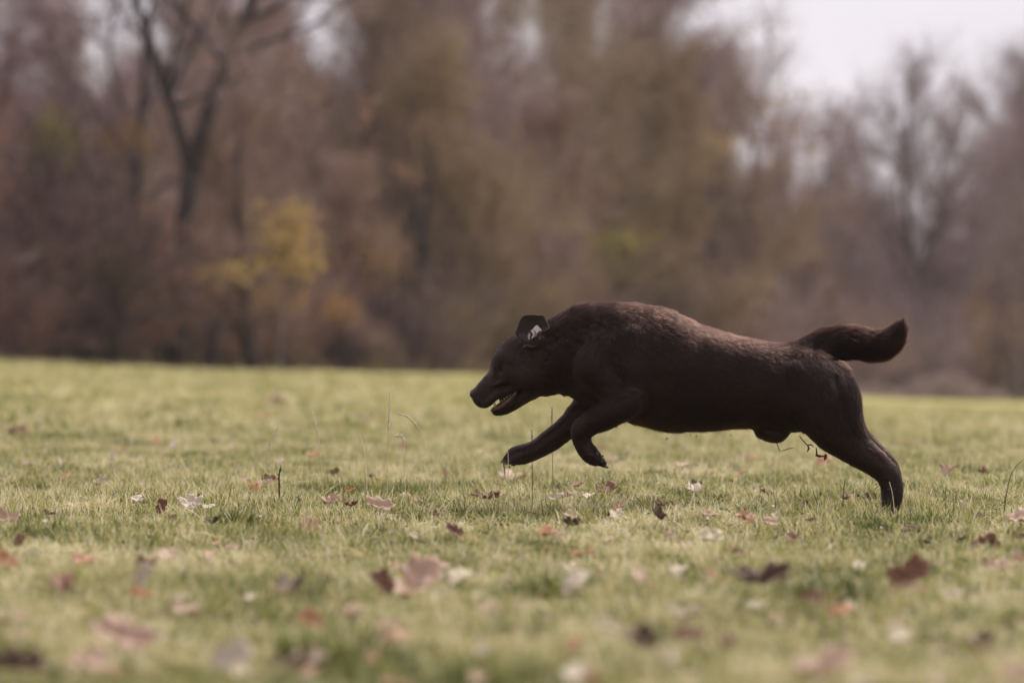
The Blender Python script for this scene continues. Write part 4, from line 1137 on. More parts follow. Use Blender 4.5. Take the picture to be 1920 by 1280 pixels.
# haunches and hind legs
for sd, ox, oy in ((-1, 0, 0), (1, 8, -11)):
    q = 1 if sd < 0 else 0.97
    limb([(1505 + ox, 703 + oy, 34 * sd, 50, .8), (1543 + ox, 746 + oy, 46 * sd, 61 * q, .72), (1560 + ox, 790 + oy, 48 * sd, 52 * q, .68), (1594 + ox, 834 + oy, 50 * sd, 32 * q, .7),
          (1626 + ox, 858 + oy, 50 * sd, 25 * q, .7), (1654 + ox, 881 + oy, 50 * sd, 20.5 * q, .7), (1666 + ox, 902 + oy, 50 * sd, 18.5 * q, .72), (1668 + ox, 925 + oy, 50 * sd, 17 * q, .78), (1666 + ox, 946 + oy * 0, 50 * sd, 15.5, .9)], 10)
    limb([(1667 + ox, 950, 50 * sd, 13), (1657 + ox, 961, 50 * sd, 11), (1646 + ox, 968, 50 * sd, 8)], 5, 1.25)
limb([(1488, 700, -66, 26, .6), (1500, 745, -62, 28, .6), (1515, 790, -56, 22, .7)], 10)
limb([(1620, 851, -50, 9), (1648, 868, -50, 8), (1668, 878, -50, 8)], 6)                                             # tendon above the hock
limb([(1425, 798, 0, 16), (1440, 808, 0, 19.5), (1458, 811, 0, 18), (1470, 800, 0, 14)], 5, 1.3)
# tail
limb([(1500, 680, 0, 26, 1.9), (1535, 690, 0, 24, 1.9), (1556, 706, 0, 16, 1.9)], 16)
limb([(1470, 676, 0, 28, 1.5), (1500, 669, 0, 27, 1.4), (1525, 658, 0, 28, 1.1), (1548, 648, 0, 28, .9), (1575, 643, 0, 28, .8), (1605, 642, 0, 26.5, .78), (1632, 648, 0, 26, .78), (1656, 647, 0, 24, .78), (1673, 636, 0, 19, .75), (1684, 621, 0, 11, .75), (1690, 608, 0, 3.5, .75)], 9)
limb([(1584, 792, -88, 4), (1612, 828, -76, 4.5), (1646, 864, -68, 3.5)], 7, sub=True)
limb([(1150, 745, -112, 5), (1180, 735, -112, 6), (1205, 720, -112, 5)], 9, sub=True)
limb([(1474, 690, -84, 5), (1482, 740, -84, 6), (1494, 790, -78, 6)], 11, sub=True)
limb([(1560, 705, -80, 4), (1572, 750, -88, 5), (1580, 790, -84, 4)], 9, sub=True)
# creases: behind the elbow, along the front of the shoulder, eye socket, stop
limb([(931, 690, -36, 7.5), (938, 690, -38, 5)], 4, sub=True)
limb([(931, 690, 36, 7.5), (938, 690, 38, 5)], 4, sub=True)
limb([(1062, 640, -72, 6), (1064, 670, -78, 7), (1068, 705, -80, 7), (1080, 738, -74, 6)], 8, sub=True)
limb([(1232, 700, -104, 7), (1228, 740, -104, 9), (1205, 775, -100, 8)], 10, sub=True)

def smin(a, b_, k):
    h = np.maximum(k - np.abs(a - b_), 0) / k
    return np.minimum(a, b_) - h * h * k * 0.25
def smax(a, b_, k): return -smin(-a, -b_, k)

VX = 2.2
gx = np.arange(868, 1712, VX); gy = np.arange(552, 984, VX); gw = np.arange(-128, 129, VX)
FLD = np.full((len(gx), len(gy), len(gw)), 40.0, dtype=np.float32)
for f, bb, k, fl in DOG:
    m = abs(k) + 8
    ix = slice(*np.searchsorted(gx, (bb[0] - m, bb[1] + m))); iy = slice(*np.searchsorted(gy, (bb[2] - m, bb[3] + m))); iw = slice(*np.searchsorted(gw, (bb[4] - m, bb[5] + m)))
    P = np.stack(np.meshgrid(gx[ix], gy[iy], gw[iw], indexing='ij'), -1)
    d = f(P)
    FLD[ix, iy, iw] = smin(FLD[ix, iy, iw], d, k) if k > 0 else smax(FLD[ix, iy, iw], -d, -k)
# muscle relief and loose skin
GX, GY, GW = np.meshgrid(gx, gy, gw, indexing='ij', sparse=True)
ripple = (np.sin(GX * 0.055 + 1.1 * np.sin(GY * 0.04)) * np.sin(GY * 0.07 + 0.02 * GX) * 0.9
          + np.sin(GX * 0.13 - GY * 0.09) * np.sin(GY * 0.11 + GX * 0.03 + 1.0) * 0.3)
body_zone = np.clip((GX - 1040) / 60, 0, 1) * np.clip((1600 - GX) / 40, 0, 1)
FLD += (ripple * body_zone).astype(np.float32)
del ripple

def surface_nets(F, ox):
    nx, ny, nz = F.shape
    s = F < 0
    c = np.zeros((nx - 1, ny - 1, nz - 1), np.int8)
    for a in (0, 1):
        for b_ in (0, 1):
            for d in (0, 1):
                c += s[a:nx - 1 + a, b_:ny - 1 + b_, d:nz - 1 + d]
    act = (c > 0) & (c < 8)
    I = np.argwhere(act)
    idx = np.full(act.shape, -1, np.int32); idx[act] = np.arange(len(I))
    acc = np.zeros((len(I), 3)); cnt = np.zeros(len(I))
    corners = [(a, b_, d) for a in (0, 1) for b_ in (0, 1) for d in (0, 1)]
    for p in corners:
        for ax in range(3):
            if p[ax]: continue
            q = list(p); q[ax] = 1
            fp = F[I[:, 0] + p[0], I[:, 1] + p[1], I[:, 2] + p[2]]; fq = F[I[:, 0] + q[0], I[:, 1] + q[1], I[:, 2] + q[2]]
            m = (fp < 0) != (fq < 0)
            t = np.where(m, fp / np.where(m, fp - fq, 1), 0)
            pt = np.array(p, float)[None].repeat(len(I), 0); pt[:, ax] += t
            acc += pt * m[:, None]; cnt += m
    V = I + acc / cnt[:, None]
    quads = []
    for ax in range(3):
        o1, o2 = [(1, 2), (2, 0), (0, 1)][ax]
        sl0 = [slice(None)] * 3; sl1 = [slice(None)] * 3; sl0[ax] = slice(0, -1); sl1[ax] = slice(1, None)
        m = s[tuple(sl0)] != s[tuple(sl1)]
        E = np.argwhere(m); E = E[(E[:, o1] > 0) & (E[:, o2] > 0) & (E[:, o1] < F.shape[o1] - 1) & (E[:, o2] < F.shape[o2] - 1)]
        ins = s[E[:, 0], E[:, 1], E[:, 2]]
        def at_(d1, d2):
            G = E.copy(); G[:, o1] += d1; G[:, o2] += d2
            return idx[G[:, 0], G[:, 1], G[:, 2]]
        q = np.stack([at_(-1, -1), at_(0, -1), at_(0, 0), at_(-1, 0)], -1)
        q = np.where(ins[:, None], q, q[:, ::-1])
        quads.append(q)
    return V, np.concatenate(quads)

V, Q = surface_nets(FLD, 0)
del FLD
V = V * VX + np.array([gx[0], gy[0], gw[0]])
# light relaxation of the surface
E_ = np.concatenate([Q[:, [0, 1]], Q[:, [1, 2]], Q[:, [2, 3]], Q[:, [3, 0]]])
for _ in range(3):
    acc = np.zeros_like(V); cn = np.zeros(len(V))
    for ax in range(3):
        acc[:, ax] = np.bincount(E_[:, 0], V[E_[:, 1], ax], len(V)) + np.bincount(E_[:, 1], V[E_[:, 0], ax], len(V))
    cn = np.bincount(E_[:, 0], minlength=len(V)) + np.bincount(E_[:, 1], minlength=len(V))
    V = V + 0.45 * (acc / np.maximum(cn, 1)[:, None] - V)

DOG_X, DOG_Y = (1300 - 960) * PX, D
def W(P):
    """outline units -> metres, in the frame of the dog's own root"""
    P = np.asarray(P, float)
    return np.stack([(P[..., 0] - 1300) * PX, P[..., 2] * PX, CAM_H - (P[..., 1] - HOR) * PX], -1)

dog = empty('dog', (DOG_X, DOG_Y, 0))
tag(dog, 'chocolate brown labrador running left at full stretch above the meadow, mouth open, ear flipped back', 'dog')

# skin material: dark brown, warmer on the crown of the head and along the back
def coat_mat(name, rough, spec, sheen=0.0, bright=1.0):
    m, nt, out = new_mat(name)
    tc = nt.nodes.new('ShaderNodeTexCoord')
    n1 = noise(nt, 9.0, 3.0, tc.outputs['Object'], 0.6)
    c = ramp(nt, [(0.3, tuple(v * bright for v in (0.030, 0.0165, 0.0135))), (0.55, tuple(v * bright for v in (0.046, 0.026, 0.021))), (0.8, tuple(v * bright for v in (0.075, 0.040, 0.029)))], n1)
    b = principled(nt, None, rough, spec)
    nt.links.new(c, b.inputs['Base Color'])
    b.inputs['Sheen Weight'].default_value = sheen
    b.inputs['Sheen Tint'].default_value = (0.9, 0.75, 0.72, 1)
    nt.links.new(b.outputs[0], out.inputs['Surface'])
    return m
m_skin, nt, out = new_mat('dog_skin')
tc = nt.nodes.new('ShaderNodeTexCoord')
mp = nt.nodes.new('ShaderNodeMapping'); mp.inputs['Scale'].default_value = (28, 60, 150); mp.inputs['Rotation'].default_value = (0, math.radians(6), 0)
wv = nt.nodes.new('ShaderNodeTexNoise'); wv.inputs['Scale'].default_value = 9.0; wv.inputs['Detail'].default_value = 2.0
nt.links.new(tc.outputs['Object'], wv.inputs['Vector'])
mv = nt.nodes.new('ShaderNodeVectorMath'); mv.operation = 'MULTIPLY_ADD'; mv.inputs[1].default_value = (0.05, 0.05, 0.05)
nt.links.new(wv.outputs['Color'], mv.inputs[0]); nt.links.new(tc.outputs['Object'], mv.inputs[2]); nt.links.new(mv.outputs[0], mp.inputs['Vector'])
n1 = noise(nt, 1.0, 4.0, mp.outputs['Vector'], 0.65)
b = principled(nt, None, 0.42, 0.27); b.inputs['Specular Tint'].default_value = (1.0, 0.80, 0.74, 1)
nt.links.new(ramp(nt, [(0.3, (0.009, 0.0040, 0.0030)), (0.55, (0.019, 0.0088, 0.0066)), (0.8, (0.044, 0.020, 0.015))], n1), b.inputs['Base Color'])
bn = nt.nodes.new('ShaderNodeBump'); bn.inputs['Strength'].default_value = 0.5; bn.inputs['Distance'].default_value = 0.0025
nt.links.new(n1, bn.inputs['Height']); nt.links.new(bn.outputs[0], b.inputs['Normal']); nt.links.new(b.outputs[0], out.inputs['Surface'])
m_coat, nt, out = new_mat('dog_coat')
at_ = nt.nodes.new('ShaderNodeAttribute'); at_.attribute_name = 'streak'
hb = nt.nodes.new('ShaderNodeBsdfHairPrincipled')
hb.model = 'CHIANG'; hb.parametrization = 'COLOR'
nt.links.new(ramp(nt, [(0.1, (0.0012, 0.0005, 0.0004)), (0.4, (0.0032, 0.0012, 0.0009)), (0.65, (0.0105, 0.0040, 0.0027)), (1.0, (0.044, 0.018, 0.012))], at_.outputs['Fac']), hb.inputs['Color'])
hb.inputs['Roughness'].default_value = 0.24
hb.inputs['IOR'].default_value = 1.31
hb.inputs['Radial Roughness'].default_value = 0.45
hb.inputs['Coat'].default_value = 0.0
nt.links.new(hb.outputs[0], out.inputs['Surface'])
me = mesh_data('body', W(V), np.ascontiguousarray(Q), True)
body = obj('body', me, m_skin, dog)

# --- coat: short hairs combed from nose to tail and down the legs
rg = np.random.default_rng(3)
tri = np.concatenate([Q[:, [0, 1, 2]], Q[:, [0, 2, 3]]])
A, B, C_ = V[tri[:, 0]], V[tri[:, 1]], V[tri[:, 2]]
cr = np.cross(B - A, C_ - A); area = np.linalg.norm(cr, axis=1) / 2
nrm_t = cr / (2 * area[:, None] + 1e-9)
N_H = 190000
ctr = (A + B + C_) / 3
wgt = area * np.where(nrm_t[:, 2] < 0.25, 1.0, 0.35)
wgt = wgt / wgt.sum()
ti = rg.choice(len(tri), N_H, p=wgt)
u = rg.uniform(size=(N_H, 2)); fl_ = u.sum(1) > 1; u[fl_] = 1 - u[fl_]
R0 = A[ti] + u[:, :1] * (B[ti] - A[ti]) + u[:, 1:] * (C_[ti] - A[ti])
def vnoise(p, seed):
    """smooth value noise on (n, 3) points"""
    i = np.floor(p).astype(np.int64); f = p - i; f = f * f * (3 - 2 * f); r = 0
    for a in (0, 1):
        for b_ in (0, 1):
            for c in (0, 1):
                h = (i[:, 0] + a) * 374761393 + (i[:, 1] + b_) * 668265263 + (i[:, 2] + c) * 2147483647 + seed * 1274126177
                h = (h ^ (h >> 13)) * 1274126177; h = ((h ^ (h >> 16)) & 0xffff) / 65535.0
                r = r + h * (f[:, 0] if a else 1 - f[:, 0]) * (f[:, 1] if b_ else 1 - f[:, 1]) * (f[:, 2] if c else 1 - f[:, 2])
    return r * 2 - 1
# smooth vertex normals
VN = np.zeros_like(V)
for j in range(3):
    for ax in range(3):
        VN[:, ax] += np.bincount(tri[:, j], cr[:, ax], len(V))
VN /= np.linalg.norm(VN, axis=1)[:, None] + 1e-9
NR = VN[tri[ti, 0]] * (1 - u.sum(1))[:, None] + VN[tri[ti, 1]] * u[:, :1] + VN[tri[ti, 2]] * u[:, 1:]
NR /= np.linalg.norm(NR, axis=1)[:, None] + 1e-9
if np.mean((NR * (R0 - np.array([1300, 720, 0])))[np.abs(R0[:, 0] - 1300) < 80][:, 1:]) < 0: NR = -NR
FLW = np.zeros_like(R0); WS = np.full(N_H, 1e-6)
for f, bb, k, d in DOG:
    if k < 0: continue
    m = 26
    sel = np.where((R0[:, 0] > bb[0] - m) & (R0[:, 0] < bb[1] + m) & (R0[:, 1] > bb[2] - m) & (R0[:, 1] < bb[3] + m) & (R0[:, 2] > bb[4] - m) & (R0[:, 2] < bb[5] + m))[0]
    if not len(sel): continue
    w = np.exp(-np.abs(f(R0[sel])) / 5.0)
    FLW[sel] += w[:, None] * d; WS[sel] += w
FLW /= WS[:, None]
x_, y_, w_ = R0[:, 0], R0[:, 1], R0[:, 2]
# whorls and partings so that the coat is not combed like a brush
FLW[:, 1] += 0.28 * np.sin(x_ * 0.021 + 0.9) * np.clip((x_ - 1040) / 80, 0, 1) + 0.16 * np.sin(x_ * 0.06 + y_ * 0.05)
FLW += np.stack([np.sin(x_ * .31 + y_ * .23 + w_ * .19), np.sin(x_ * .27 - y_ * .33 + w_ * .21 + 1), np.sin(x_ * .2 + y_ * .3 - w_ * .3 + 2)], -1) * 0.16
clumpn = np.sin(x_ * .9 + 2 * np.sin(y_ * .35)) * np.sin(y_ * 1.1 + 2 * np.sin(x_ * .3))
FLW += rg.normal(0, 0.09, FLW.shape) + np.stack([clumpn * 0, clumpn, -clumpn], -1) * 0.10
# coordinates stretched along the lie of the coat: hairs lock into narrow streaks
ang = np.where(x_ < 1060, -0.45, np.where((y_ > 800) & (x_ < 1150), 2.3, np.where((y_ > 780) & (x_ > 1560), 0.9, 0.08 + 0.22 * np.sin(x_ * 0.021 + 0.9))))
al = x_ * np.cos(ang) + y_ * np.sin(ang); ac = -x_ * np.sin(ang) + y_ * np.cos(ang)
wob = vnoise(np.stack([x_, y_, w_], -1) / 22.0, 5) * 7
streak = 0.6 * vnoise(np.stack([al / 26, (ac + wob) / 4.2, w_ / 6], -1), 1) + 0.5 * vnoise(np.stack([al / 11, (ac + wob) / 2.1, w_ / 3], -1), 2)
broad = vnoise(np.stack([x_, y_, w_], -1) / 30.0, 9)
FLW[:, 1] += 0.24 * vnoise(np.stack([al / 14, (ac + wob) / 5, w_ / 5], -1), 3)
T = FLW - NR * np.sum(FLW * NR, 1)[:, None]
T /= np.linalg.norm(T, axis=1)[:, None] + 1e-6
# hair length (outline units): short on face and legs, longer on neck, breast, belly, buttocks and tail
L = np.full(N_H, 8.5)
L = np.where(x_ < 1010, 2.6 + np.clip((x_ - 900) / 110, 0, 1) * 3.2, L)
tail = (x_ > 1520) & (y_ < 690) & ((x_ > 1570) | (y_ < 668))
legs = (y_ > 805) | ((x_ < 1100) & (y_ > 765))
L = np.where(legs, 4.6, L)
L = np.where(tail, 14, L)
L = np.where((y_ > 790) & (y_ < 815) & (x_ > 1190) & (x_ < 1420), 10.5, L)
L = np.where((x_ > 1570) & (y_ > 690) & (y_ < 815) & ~tail, 10, L)
L = np.where((x_ > 1040) & (x_ < 1260) & (y_ < 620), 10.5, L)
paws = (y_ > 845) & (x_ < 1140)
L = np.where(paws, 3.2, L)
L *= rg.uniform(0.65, 1.25, N_H)
guard = rg.uniform(size=N_H) < 0.05
L = np.where(guard & (x_ > 1030), L * 1.5, L)
lift = np.where(tail, 0.36, 0.17) + rg.normal(0, 0.05, N_H) + 0.03 * clumpn
lift = np.where(x_ < 1000, 0.2, lift)
lift = np.clip(lift + np.where(tail, .16, .08) * streak + 0.18 * guard, 0.05, 0.85)
seg = 4
H_ = np.zeros((N_H, seg, 3))
for i in range(seg):
    t = i / (seg - 1)
    H_[:, i] = R0 + T * (L * t)[:, None] + NR * (L * lift * (t - 0.45 * t * t) * 1.5)[:, None] - NR * 0.3
    H_[:, i, 1] += 0.04 * L * t * t
pos = W(H_).reshape(-1, 3)
bare = (np.hypot(x_ - 933, y_ - 690.5) < 7) & (np.abs(w_) > 24) | (x_ < 892) & (y_ < 745) | (y_ > 752 - (x_ - 925) * 0.55) & (y_ < 768 - (x_ - 925) * 0.75) & (x_ > 922) & (x_ < 972)
keep_h = ~bare
H_ = H_[keep_h]; pos = W(H_).reshape(-1, 3); streak = streak[keep_h]; broad = broad[keep_h]; N_H = int(keep_h.sum())
hc = bpy.data.hair_curves.new('coat')
hc.add_curves([seg] * N_H)
hc.attributes['position'].data.foreach_set('vector', pos.astype(np.float32).ravel()) if 'position' in hc.attributes else hc.points.foreach_set('position', pos.astype(np.float32).ravel())
ra = hc.attributes.get('radius') or hc.attributes.new('radius', 'FLOAT', 'POINT')
ra.data.foreach_set('value', (np.tile(np.array([0.30, 0.27, 0.20, 0.05]), N_H) * 0.001).astype(np.float32))
sa = hc.attributes.new('streak', 'FLOAT', 'CURVE'); sa.data.foreach_set('value', np.clip(0.5 + 0.5 * streak + 0.16 * broad + rg.normal(0, 0.10, N_H), 0, 1).astype(np.float32))
hc.materials.append(m_coat)
coat = bpy.data.objects.new('coat', hc); COL.objects.link(coat); coat.parent = dog
del H_, pos, R0, NR, FLW, T, ctr

# --- ears: a leather flap of real thickness, the near one flipped over so that its inside shows
m_ear = coat_mat('ear_leather', 0.5, 0.35, sheen=0.25, bright=0.55)
m_inner = matte('inner_ear_skin', [(0.34, (0.12, 0.065, 0.062)), (0.46, (0.50, 0.36, 0.36)), (0.6, (0.80, 0.70, 0.70))], 60.0, 0.55, 0.4)
def flap(name, outline, cup, w_of, thick, mat, n=14):
    """fills an outline (x, y) and gives it the side coordinate w_of(x, y) and a thickness"""
    o = np.array(outline, float)
    o2 = np.concatenate([o, o[:1]]); sl = np.concatenate([[0], np.cumsum(np.linalg.norm(np.diff(o2, axis=0), axis=1))])
    M = 48; s = np.linspace(0, sl[-1], M, endpoint=False)
    ring = np.stack([np.interp(s, sl, o2[:, 0]), np.interp(s, sl, o2[:, 1])], -1)
    ring = (np.roll(ring, 1, 0) + 4 * ring + np.roll(ring, -1, 0)) / 6
    c = ring.mean(0); V_ = []; F_ = []
    R = 8
    for side in (0, 1):
        for i in range(R + 1):
            t = 1 - i / R
            p = c + (ring - c) * t
            w = w_of(p[:, 0], p[:, 1]) + cup * (1 - t ** 2.2) + (thick * (1 - t ** 6) * 0.5 + 0.6) * (1 if side else -1)
            V_.append(np.stack([p[:, 0], p[:, 1], w], -1))
    for side in (0, 1):
        for i in range(R):
            for j in range(M):
                a = (side * (R + 1) + i) * M + j; b_ = (side * (R + 1) + i) * M + (j + 1) % M
                q = (a, b_, b_ + M, a + M); F_.append(q if side == 0 else q[::-1])
    for j in range(M):
        k_ = (j + 1) % M; F_.append((j, (R + 1) * M + j, (R + 1) * M + k_, k_))
    return obj(name, mesh_data(name, W(np.concatenate(V_)), F_, True), mat, dog)
ear_out = [(966, 627), (970, 616), (974, 604), (979, 594), (985, 591), (998, 590.5), (1010, 591.5), (1018, 590.5), (1022, 596), (1026, 606), (1030, 613), (1025, 619), (1016, 623), (1012, 632), (1009, 645), (998, 646), (984, 641), (972, 634)]
ear = flap('ear', ear_out, 10.0, lambda x, y: -50 - 0.10 * (646 - y) - 0.004 * (x - 998) ** 2, 3.0, m_ear)
tag(ear, 'near ear flipped back to show its inside')
inn = flap('inner_ear', [(989, 628), (993, 621), (999, 617), (1003, 611), (1008, 609), (1011, 615), (1016, 618), (1012, 626), (1013, 633), (1009, 644), (1004, 643), (1000, 639), (995, 641), (990, 636)], 2.6, lambda x, y: -50.2 - 0.10 * (646 - y) - 0.004 * (x - 998) ** 2 + 3.4, 1.0, m_inner)
inn.parent = ear
mb = MB()
mb.tube(W([(988, 620, -52), (994, 622, -52), (997, 627, -52), (994, 634, -52), (996, 640, -52), (1002, 643, -52)]), [.0012, .0030, .0034, .0024, .0020, .0010], 7)
mb.tube(W([(1000, 618, -52), (1005, 624, -52), (1004, 632, -52)]), [.0006, .0012, .0006], 6)
mb.tube(W([(980, 650, -46), (988, 647, -50), (998, 650, -51), (1006, 647, -50)]), [.001, .0035, .0040, .001], 6)
fold = obj('ear_fold', mb.data('ear_fold', True), m_ear, ear)
# hair rim along the edge of the flap, rim light painted in its colour
M_ = [(966, 627), (968.5, 618), (973, 605), (978.5, 594.5), (984.5, 590.8), (998, 590.3), (1010, 591.3), (1017.5, 590.6), (1021.7, 596), (1025.7, 606), (1029.6, 613), (1025, 618.6), (1017, 622)]
mb = MB(); mb.tube(W([(x, y, -50 - 0.10 * (646 - y) - 0.004 * (x - 998) ** 2 - 1.5) for x, y in M_]), np.array([.0006] + [.0012] * (len(M_) - 2) + [.0006]), 6)
m_rim = matte('rim_light_hair', [(0.3, (0.07, 0.04, 0.035)), (0.7, (0.20, 0.14, 0.125))], 50.0, 0.6, 0.4)
obj('ear_rim_light', mb.data('ear_rim_light', True), m_rim, ear)
far_ear = flap('ear', [(x + 6, y + 12, ) for x, y in ear_out], -5.0, lambda x, y: 48 + 0.10 * (646 - y), 3.0, m_ear)

# --- nose, eyes, mouth
m_nose, nt, out = new_mat('nose_leather')
tc = nt.nodes.new('ShaderNodeTexCoord'); n1 = noise(nt, 220.0, 2.0, tc.outputs['Object'])
b = principled(nt, None, 0.42, 0.35); nt.links.new(ramp(nt, [(0.35, (0.030, 0.017, 0.015)), (0.7, (0.075, 0.045, 0.04))], n1), b.inputs['Base Color'])
bn = nt.nodes.new('ShaderNodeBump'); bn.inputs['Strength'].default_value = 0.35; bn.inputs['Distance'].default_value = 0.002
nt.links.new(n1, bn.inputs['Height']); nt.links.new(bn.outputs[0], b.inputs['Normal']); nt.links.new(b.outputs[0], out.inputs['Surface'])
def dimb(pts, sides=10):
    """a smooth solid along (x, y, side, radius) points"""
    pts = np.array(pts, float); mb = MB(); mb.tube(W(pts[:, :3]), pts[:, 3] * PX, sides); return mb
mb = MB()
mb.ball(W((887.5, 738, 0)), (0.0100, 0.0165, 0.0135), 16, 10)
mb.ball(W((885.5, 739, -7)), (0.0075, 0.006, 0.0075), 10, 8); mb.ball(W((885.5, 739, 7)), (0.0075, 0.006, 0.0075), 10, 8)
nose = obj('nose', mb.data('nose', True), m_nose, dog)
m_hole = matte('nostril_dark', [(0.3, (0.004, 0.003, 0.003)), (0.7, (0.008, 0.005, 0.005))], 50, 0.5, 0.3)
mb = MB(); mb.ball(W((883.5, 741, -10.5)), (0.004, 0.0022, 0.0034), 8, 6); mb.ball(W((883.5, 741, 10.5)), (0.004, 0.0022, 0.0034), 8, 6)
obj('nostrils', mb.data('nostrils', True), m_hole, nose)

m_eye, nt, out = new_mat('eye_brown')
b = principled(nt, (0.028, 0.012, 0.006), 0.06, 0.6); nt.links.new(b.outputs[0], out.inputs['Surface'])
m_lid = coat_mat('eyelid', 0.6, 0.25, bright=0.3)
for sd in (-1, 1):
    mb = MB(); mb.ball(W((932, 690.5, 29.0 * sd)), (0.0085, 0.0085, 0.0062), 14, 10)
    e = obj('eye', mb.data('eye', True), m_eye, dog)
    mb = MB()
    mb.tube(W([(924.5, 694, 32 * sd), (928, 688.5, 35.2 * sd), (933, 687, 36 * sd), (939, 690.5, 36 * sd)]), [.0012, .0024, .0026, .0012], 6)
    mb.tube(W([(924.5, 694, 32 * sd), (929, 695, 34.4 * sd), (934, 694.5, 35.6 * sd), (939, 690.5, 36 * sd)]), [.0010, .0017, .0018, .0010], 6)
    obj('eyelids', mb.data('eyelids', True), m_lid, e)

m_tan = matte('tan_highlight', [(0.35, (0.040, 0.019, 0.014)), (0.7, (0.12, 0.062, 0.048))], 90.0, 0.6, 0.3, 0.4)  # tan streak by each inner eye corner, a highlight painted in colour
mb = MB()
for sd in (-1, 1):
    mb.tube(W([(922, 688, 21 * sd), (924.5, 693, 25 * sd), (925, 700, 27 * sd), (923.5, 707, 26 * sd)]), [.0008, .0022, .0020, .0006], 7)
obj('eye_corner_highlight', mb.data('eye_corner_highlight', True), m_tan, dog)
m_lip = matte('lip_and_gum', [(0.3, (0.028, 0.011, 0.010)), (0.5, (0.075, 0.030, 0.026)), (0.72, (0.19, 0.085, 0.07))], 120.0, 0.4, 0.45, 0.5)
m_tongue = matte('tongue', [(0.3, (0.12, 0.05, 0.045)), (0.7, (0.22, 0.10, 0.09))], 60.0, 0.35, 0.5, 0.2)
m_tooth = matte('tooth', [(0.3, (0.36, 0.29, 0.21)), (0.7, (0.54, 0.46, 0.35))], 40.0, 0.25, 0.5)
m_mouth = matte('mouth_lining', [(0.3, (0.030, 0.012, 0.012)), (0.7, (0.085, 0.035, 0.032))], 30.0, 0.5, 0.4)
mouth = obj('mouth_lining', dimb([(936, 750, 0, 5), (946, 746, 0, 10), (958, 741, 0, 13), (975, 732, 0, 15), (988, 726, 0, 8)], 12).data('mouth_lining', True), m_mouth, dog)
mb = MB()
for sd in (-1, 1):
    mb.tube(W([(921, 770, 2 * sd), (925, 767, 10 * sd), (934, 763.5, 15 * sd), (945, 757.5, 19 * sd), (957, 748, 24.5 * sd), (966, 738, 29.5 * sd), (969, 728, 31.5 * sd)]),
            [.003, .0052, .0068, .0075, .0070, .0056, .002], 8)
lip = obj('lower_lip', mb.data('lower_lip', True), m_lip, dog)
mb = MB()
for sd in (-1, 1):
    mb.tube(W([(924, 753, 12 * sd), (933, 743.5, 19 * sd), (946, 736, 24 * sd), (958, 729.5, 29 * sd), (968, 727, 31.5 * sd)]), [.002, .0034, .0036, .003, .0015], 8)
obj('upper_lip_edge', mb.data('upper_lip_edge', True), m_lip, dog)
tg = MB(); tg.tube(W([(930, 764, 0), (938, 758, 0), (950, 751, 0), (965, 742, 0), (980, 732, 0)]), np.array([.008, .015, .019, .021, .016]), 14)
tv = np.concatenate(tg.v); zc = np.interp(tv[:, 0], [W((930, 0, 0))[0], W((980, 0, 0))[0]], [W((0, 763, 0))[2], W((0, 732, 0))[2]]); tv[:, 2] = zc + (tv[:, 2] - zc) * 0.35; tg.v = [tv]
obj('tongue', tg.data('tongue', True), m_tongue, dog)
for sd in (-1, 1):
    for (x, y, s, r, h, up) in [(928, 763, 12.5, 2.8, 11, 1)] + [(941 + 4.8 * i, 752.5 - 3.8 * i, 19 + 2.1 * i, 1.5, 4.0 - .3 * i, 1) for i in range(5)]:
        mb = MB(); mb.tube(W([(x, y, s * sd), (x - 0.6, y - h * 0.6, s * sd), (x - 1.6, y - h, s * sd)]), np.array([r, r * .65, r * .12]) * PX, 6)
        obj('tooth', mb.data('tooth', True), m_tooth, dog)

# --- claws, pads and the mud on the paws
m_claw = matte('claw', [(0.3, (0.025, 0.018, 0.015)), (0.7, (0.09, 0.07, 0.06))], 60.0, 0.35, 0.5)
m_pad = matte('paw_pad', [(0.3, (0.035, 0.025, 0.023)), (0.7, (0.12, 0.095, 0.09))], 60.0, 0.75, 0.3, 0.4)
m_mud = matte('wet_mud', [(0.3, (0.010, 0.008, 0.006)), (0.7, (0.040, 0.030, 0.022))], 60.0, 0.5, 0.4, 0.4)
for sd in (50, 60, 71, 81):
    mb = MB(); mb.tube(W([(944, 865, sd), (940.5, 866, sd), (939, 870, sd)]), np.array([2.2, 1.8, .3]) * PX, 6); obj('claw', mb.data('claw', True), m_claw, dog)
for sd in (-90, -81, -71, -62):
    mb = MB(); mb.tube(W([(1131, 871, sd), (1136, 873.5, sd), (1139.5, 873.5, sd)]), np.array([2.2, 1.8, .3]) * PX, 6); obj('claw', mb.data('claw', True), m_claw, dog)
    mb = MB(); mb.ball(W((1127, 861, sd)), (0.0085, 0.006, 0.008), 10, 7); obj('toe_pad', mb.data('toe_pad', True), m_pad, dog)
mb = MB(); mb.ball(W((1116, 849, -77)), (0.0105, 0.021, 0.0135), 12, 8); obj('paw_pad', mb.data('paw_pad', True), m_pad, dog)
rgm = np.random.default_rng(8)
def mud(pts, n, rr, name='mud'):
    mb = MB()
    for i in range(n):
        p = pts[rgm.integers(0, len(pts))]; c = np.array(p[:3], float) + rgm.normal(0, 1, 3) * np.array([p[3], p[3], p[3] * 1.5])
        mb.ball(W(c), rgm.uniform(0.5, 1.2, 3) * rr * PX, 6, 5)
        if rgm.uniform() < 0.4:
            d = rgm.normal(0, 1, 3); d /= np.linalg.norm(d); mb.tube(W([c, c + d * rr * 2.2]), np.array([.6, .12]) * PX, 4)
    o = obj(name, mb.data(name, True), m_mud, dog); tag(o, kind='stuff'); return o
mud([(1104, 829, -84, 1.2), (1110, 838, -85, 1.2), (1117, 845, -85, 1.4), (1125, 852, -86, 1.6), (1129, 861, -86, 1.6), (1116, 851, -90, 2.5)], 40, 1.5)
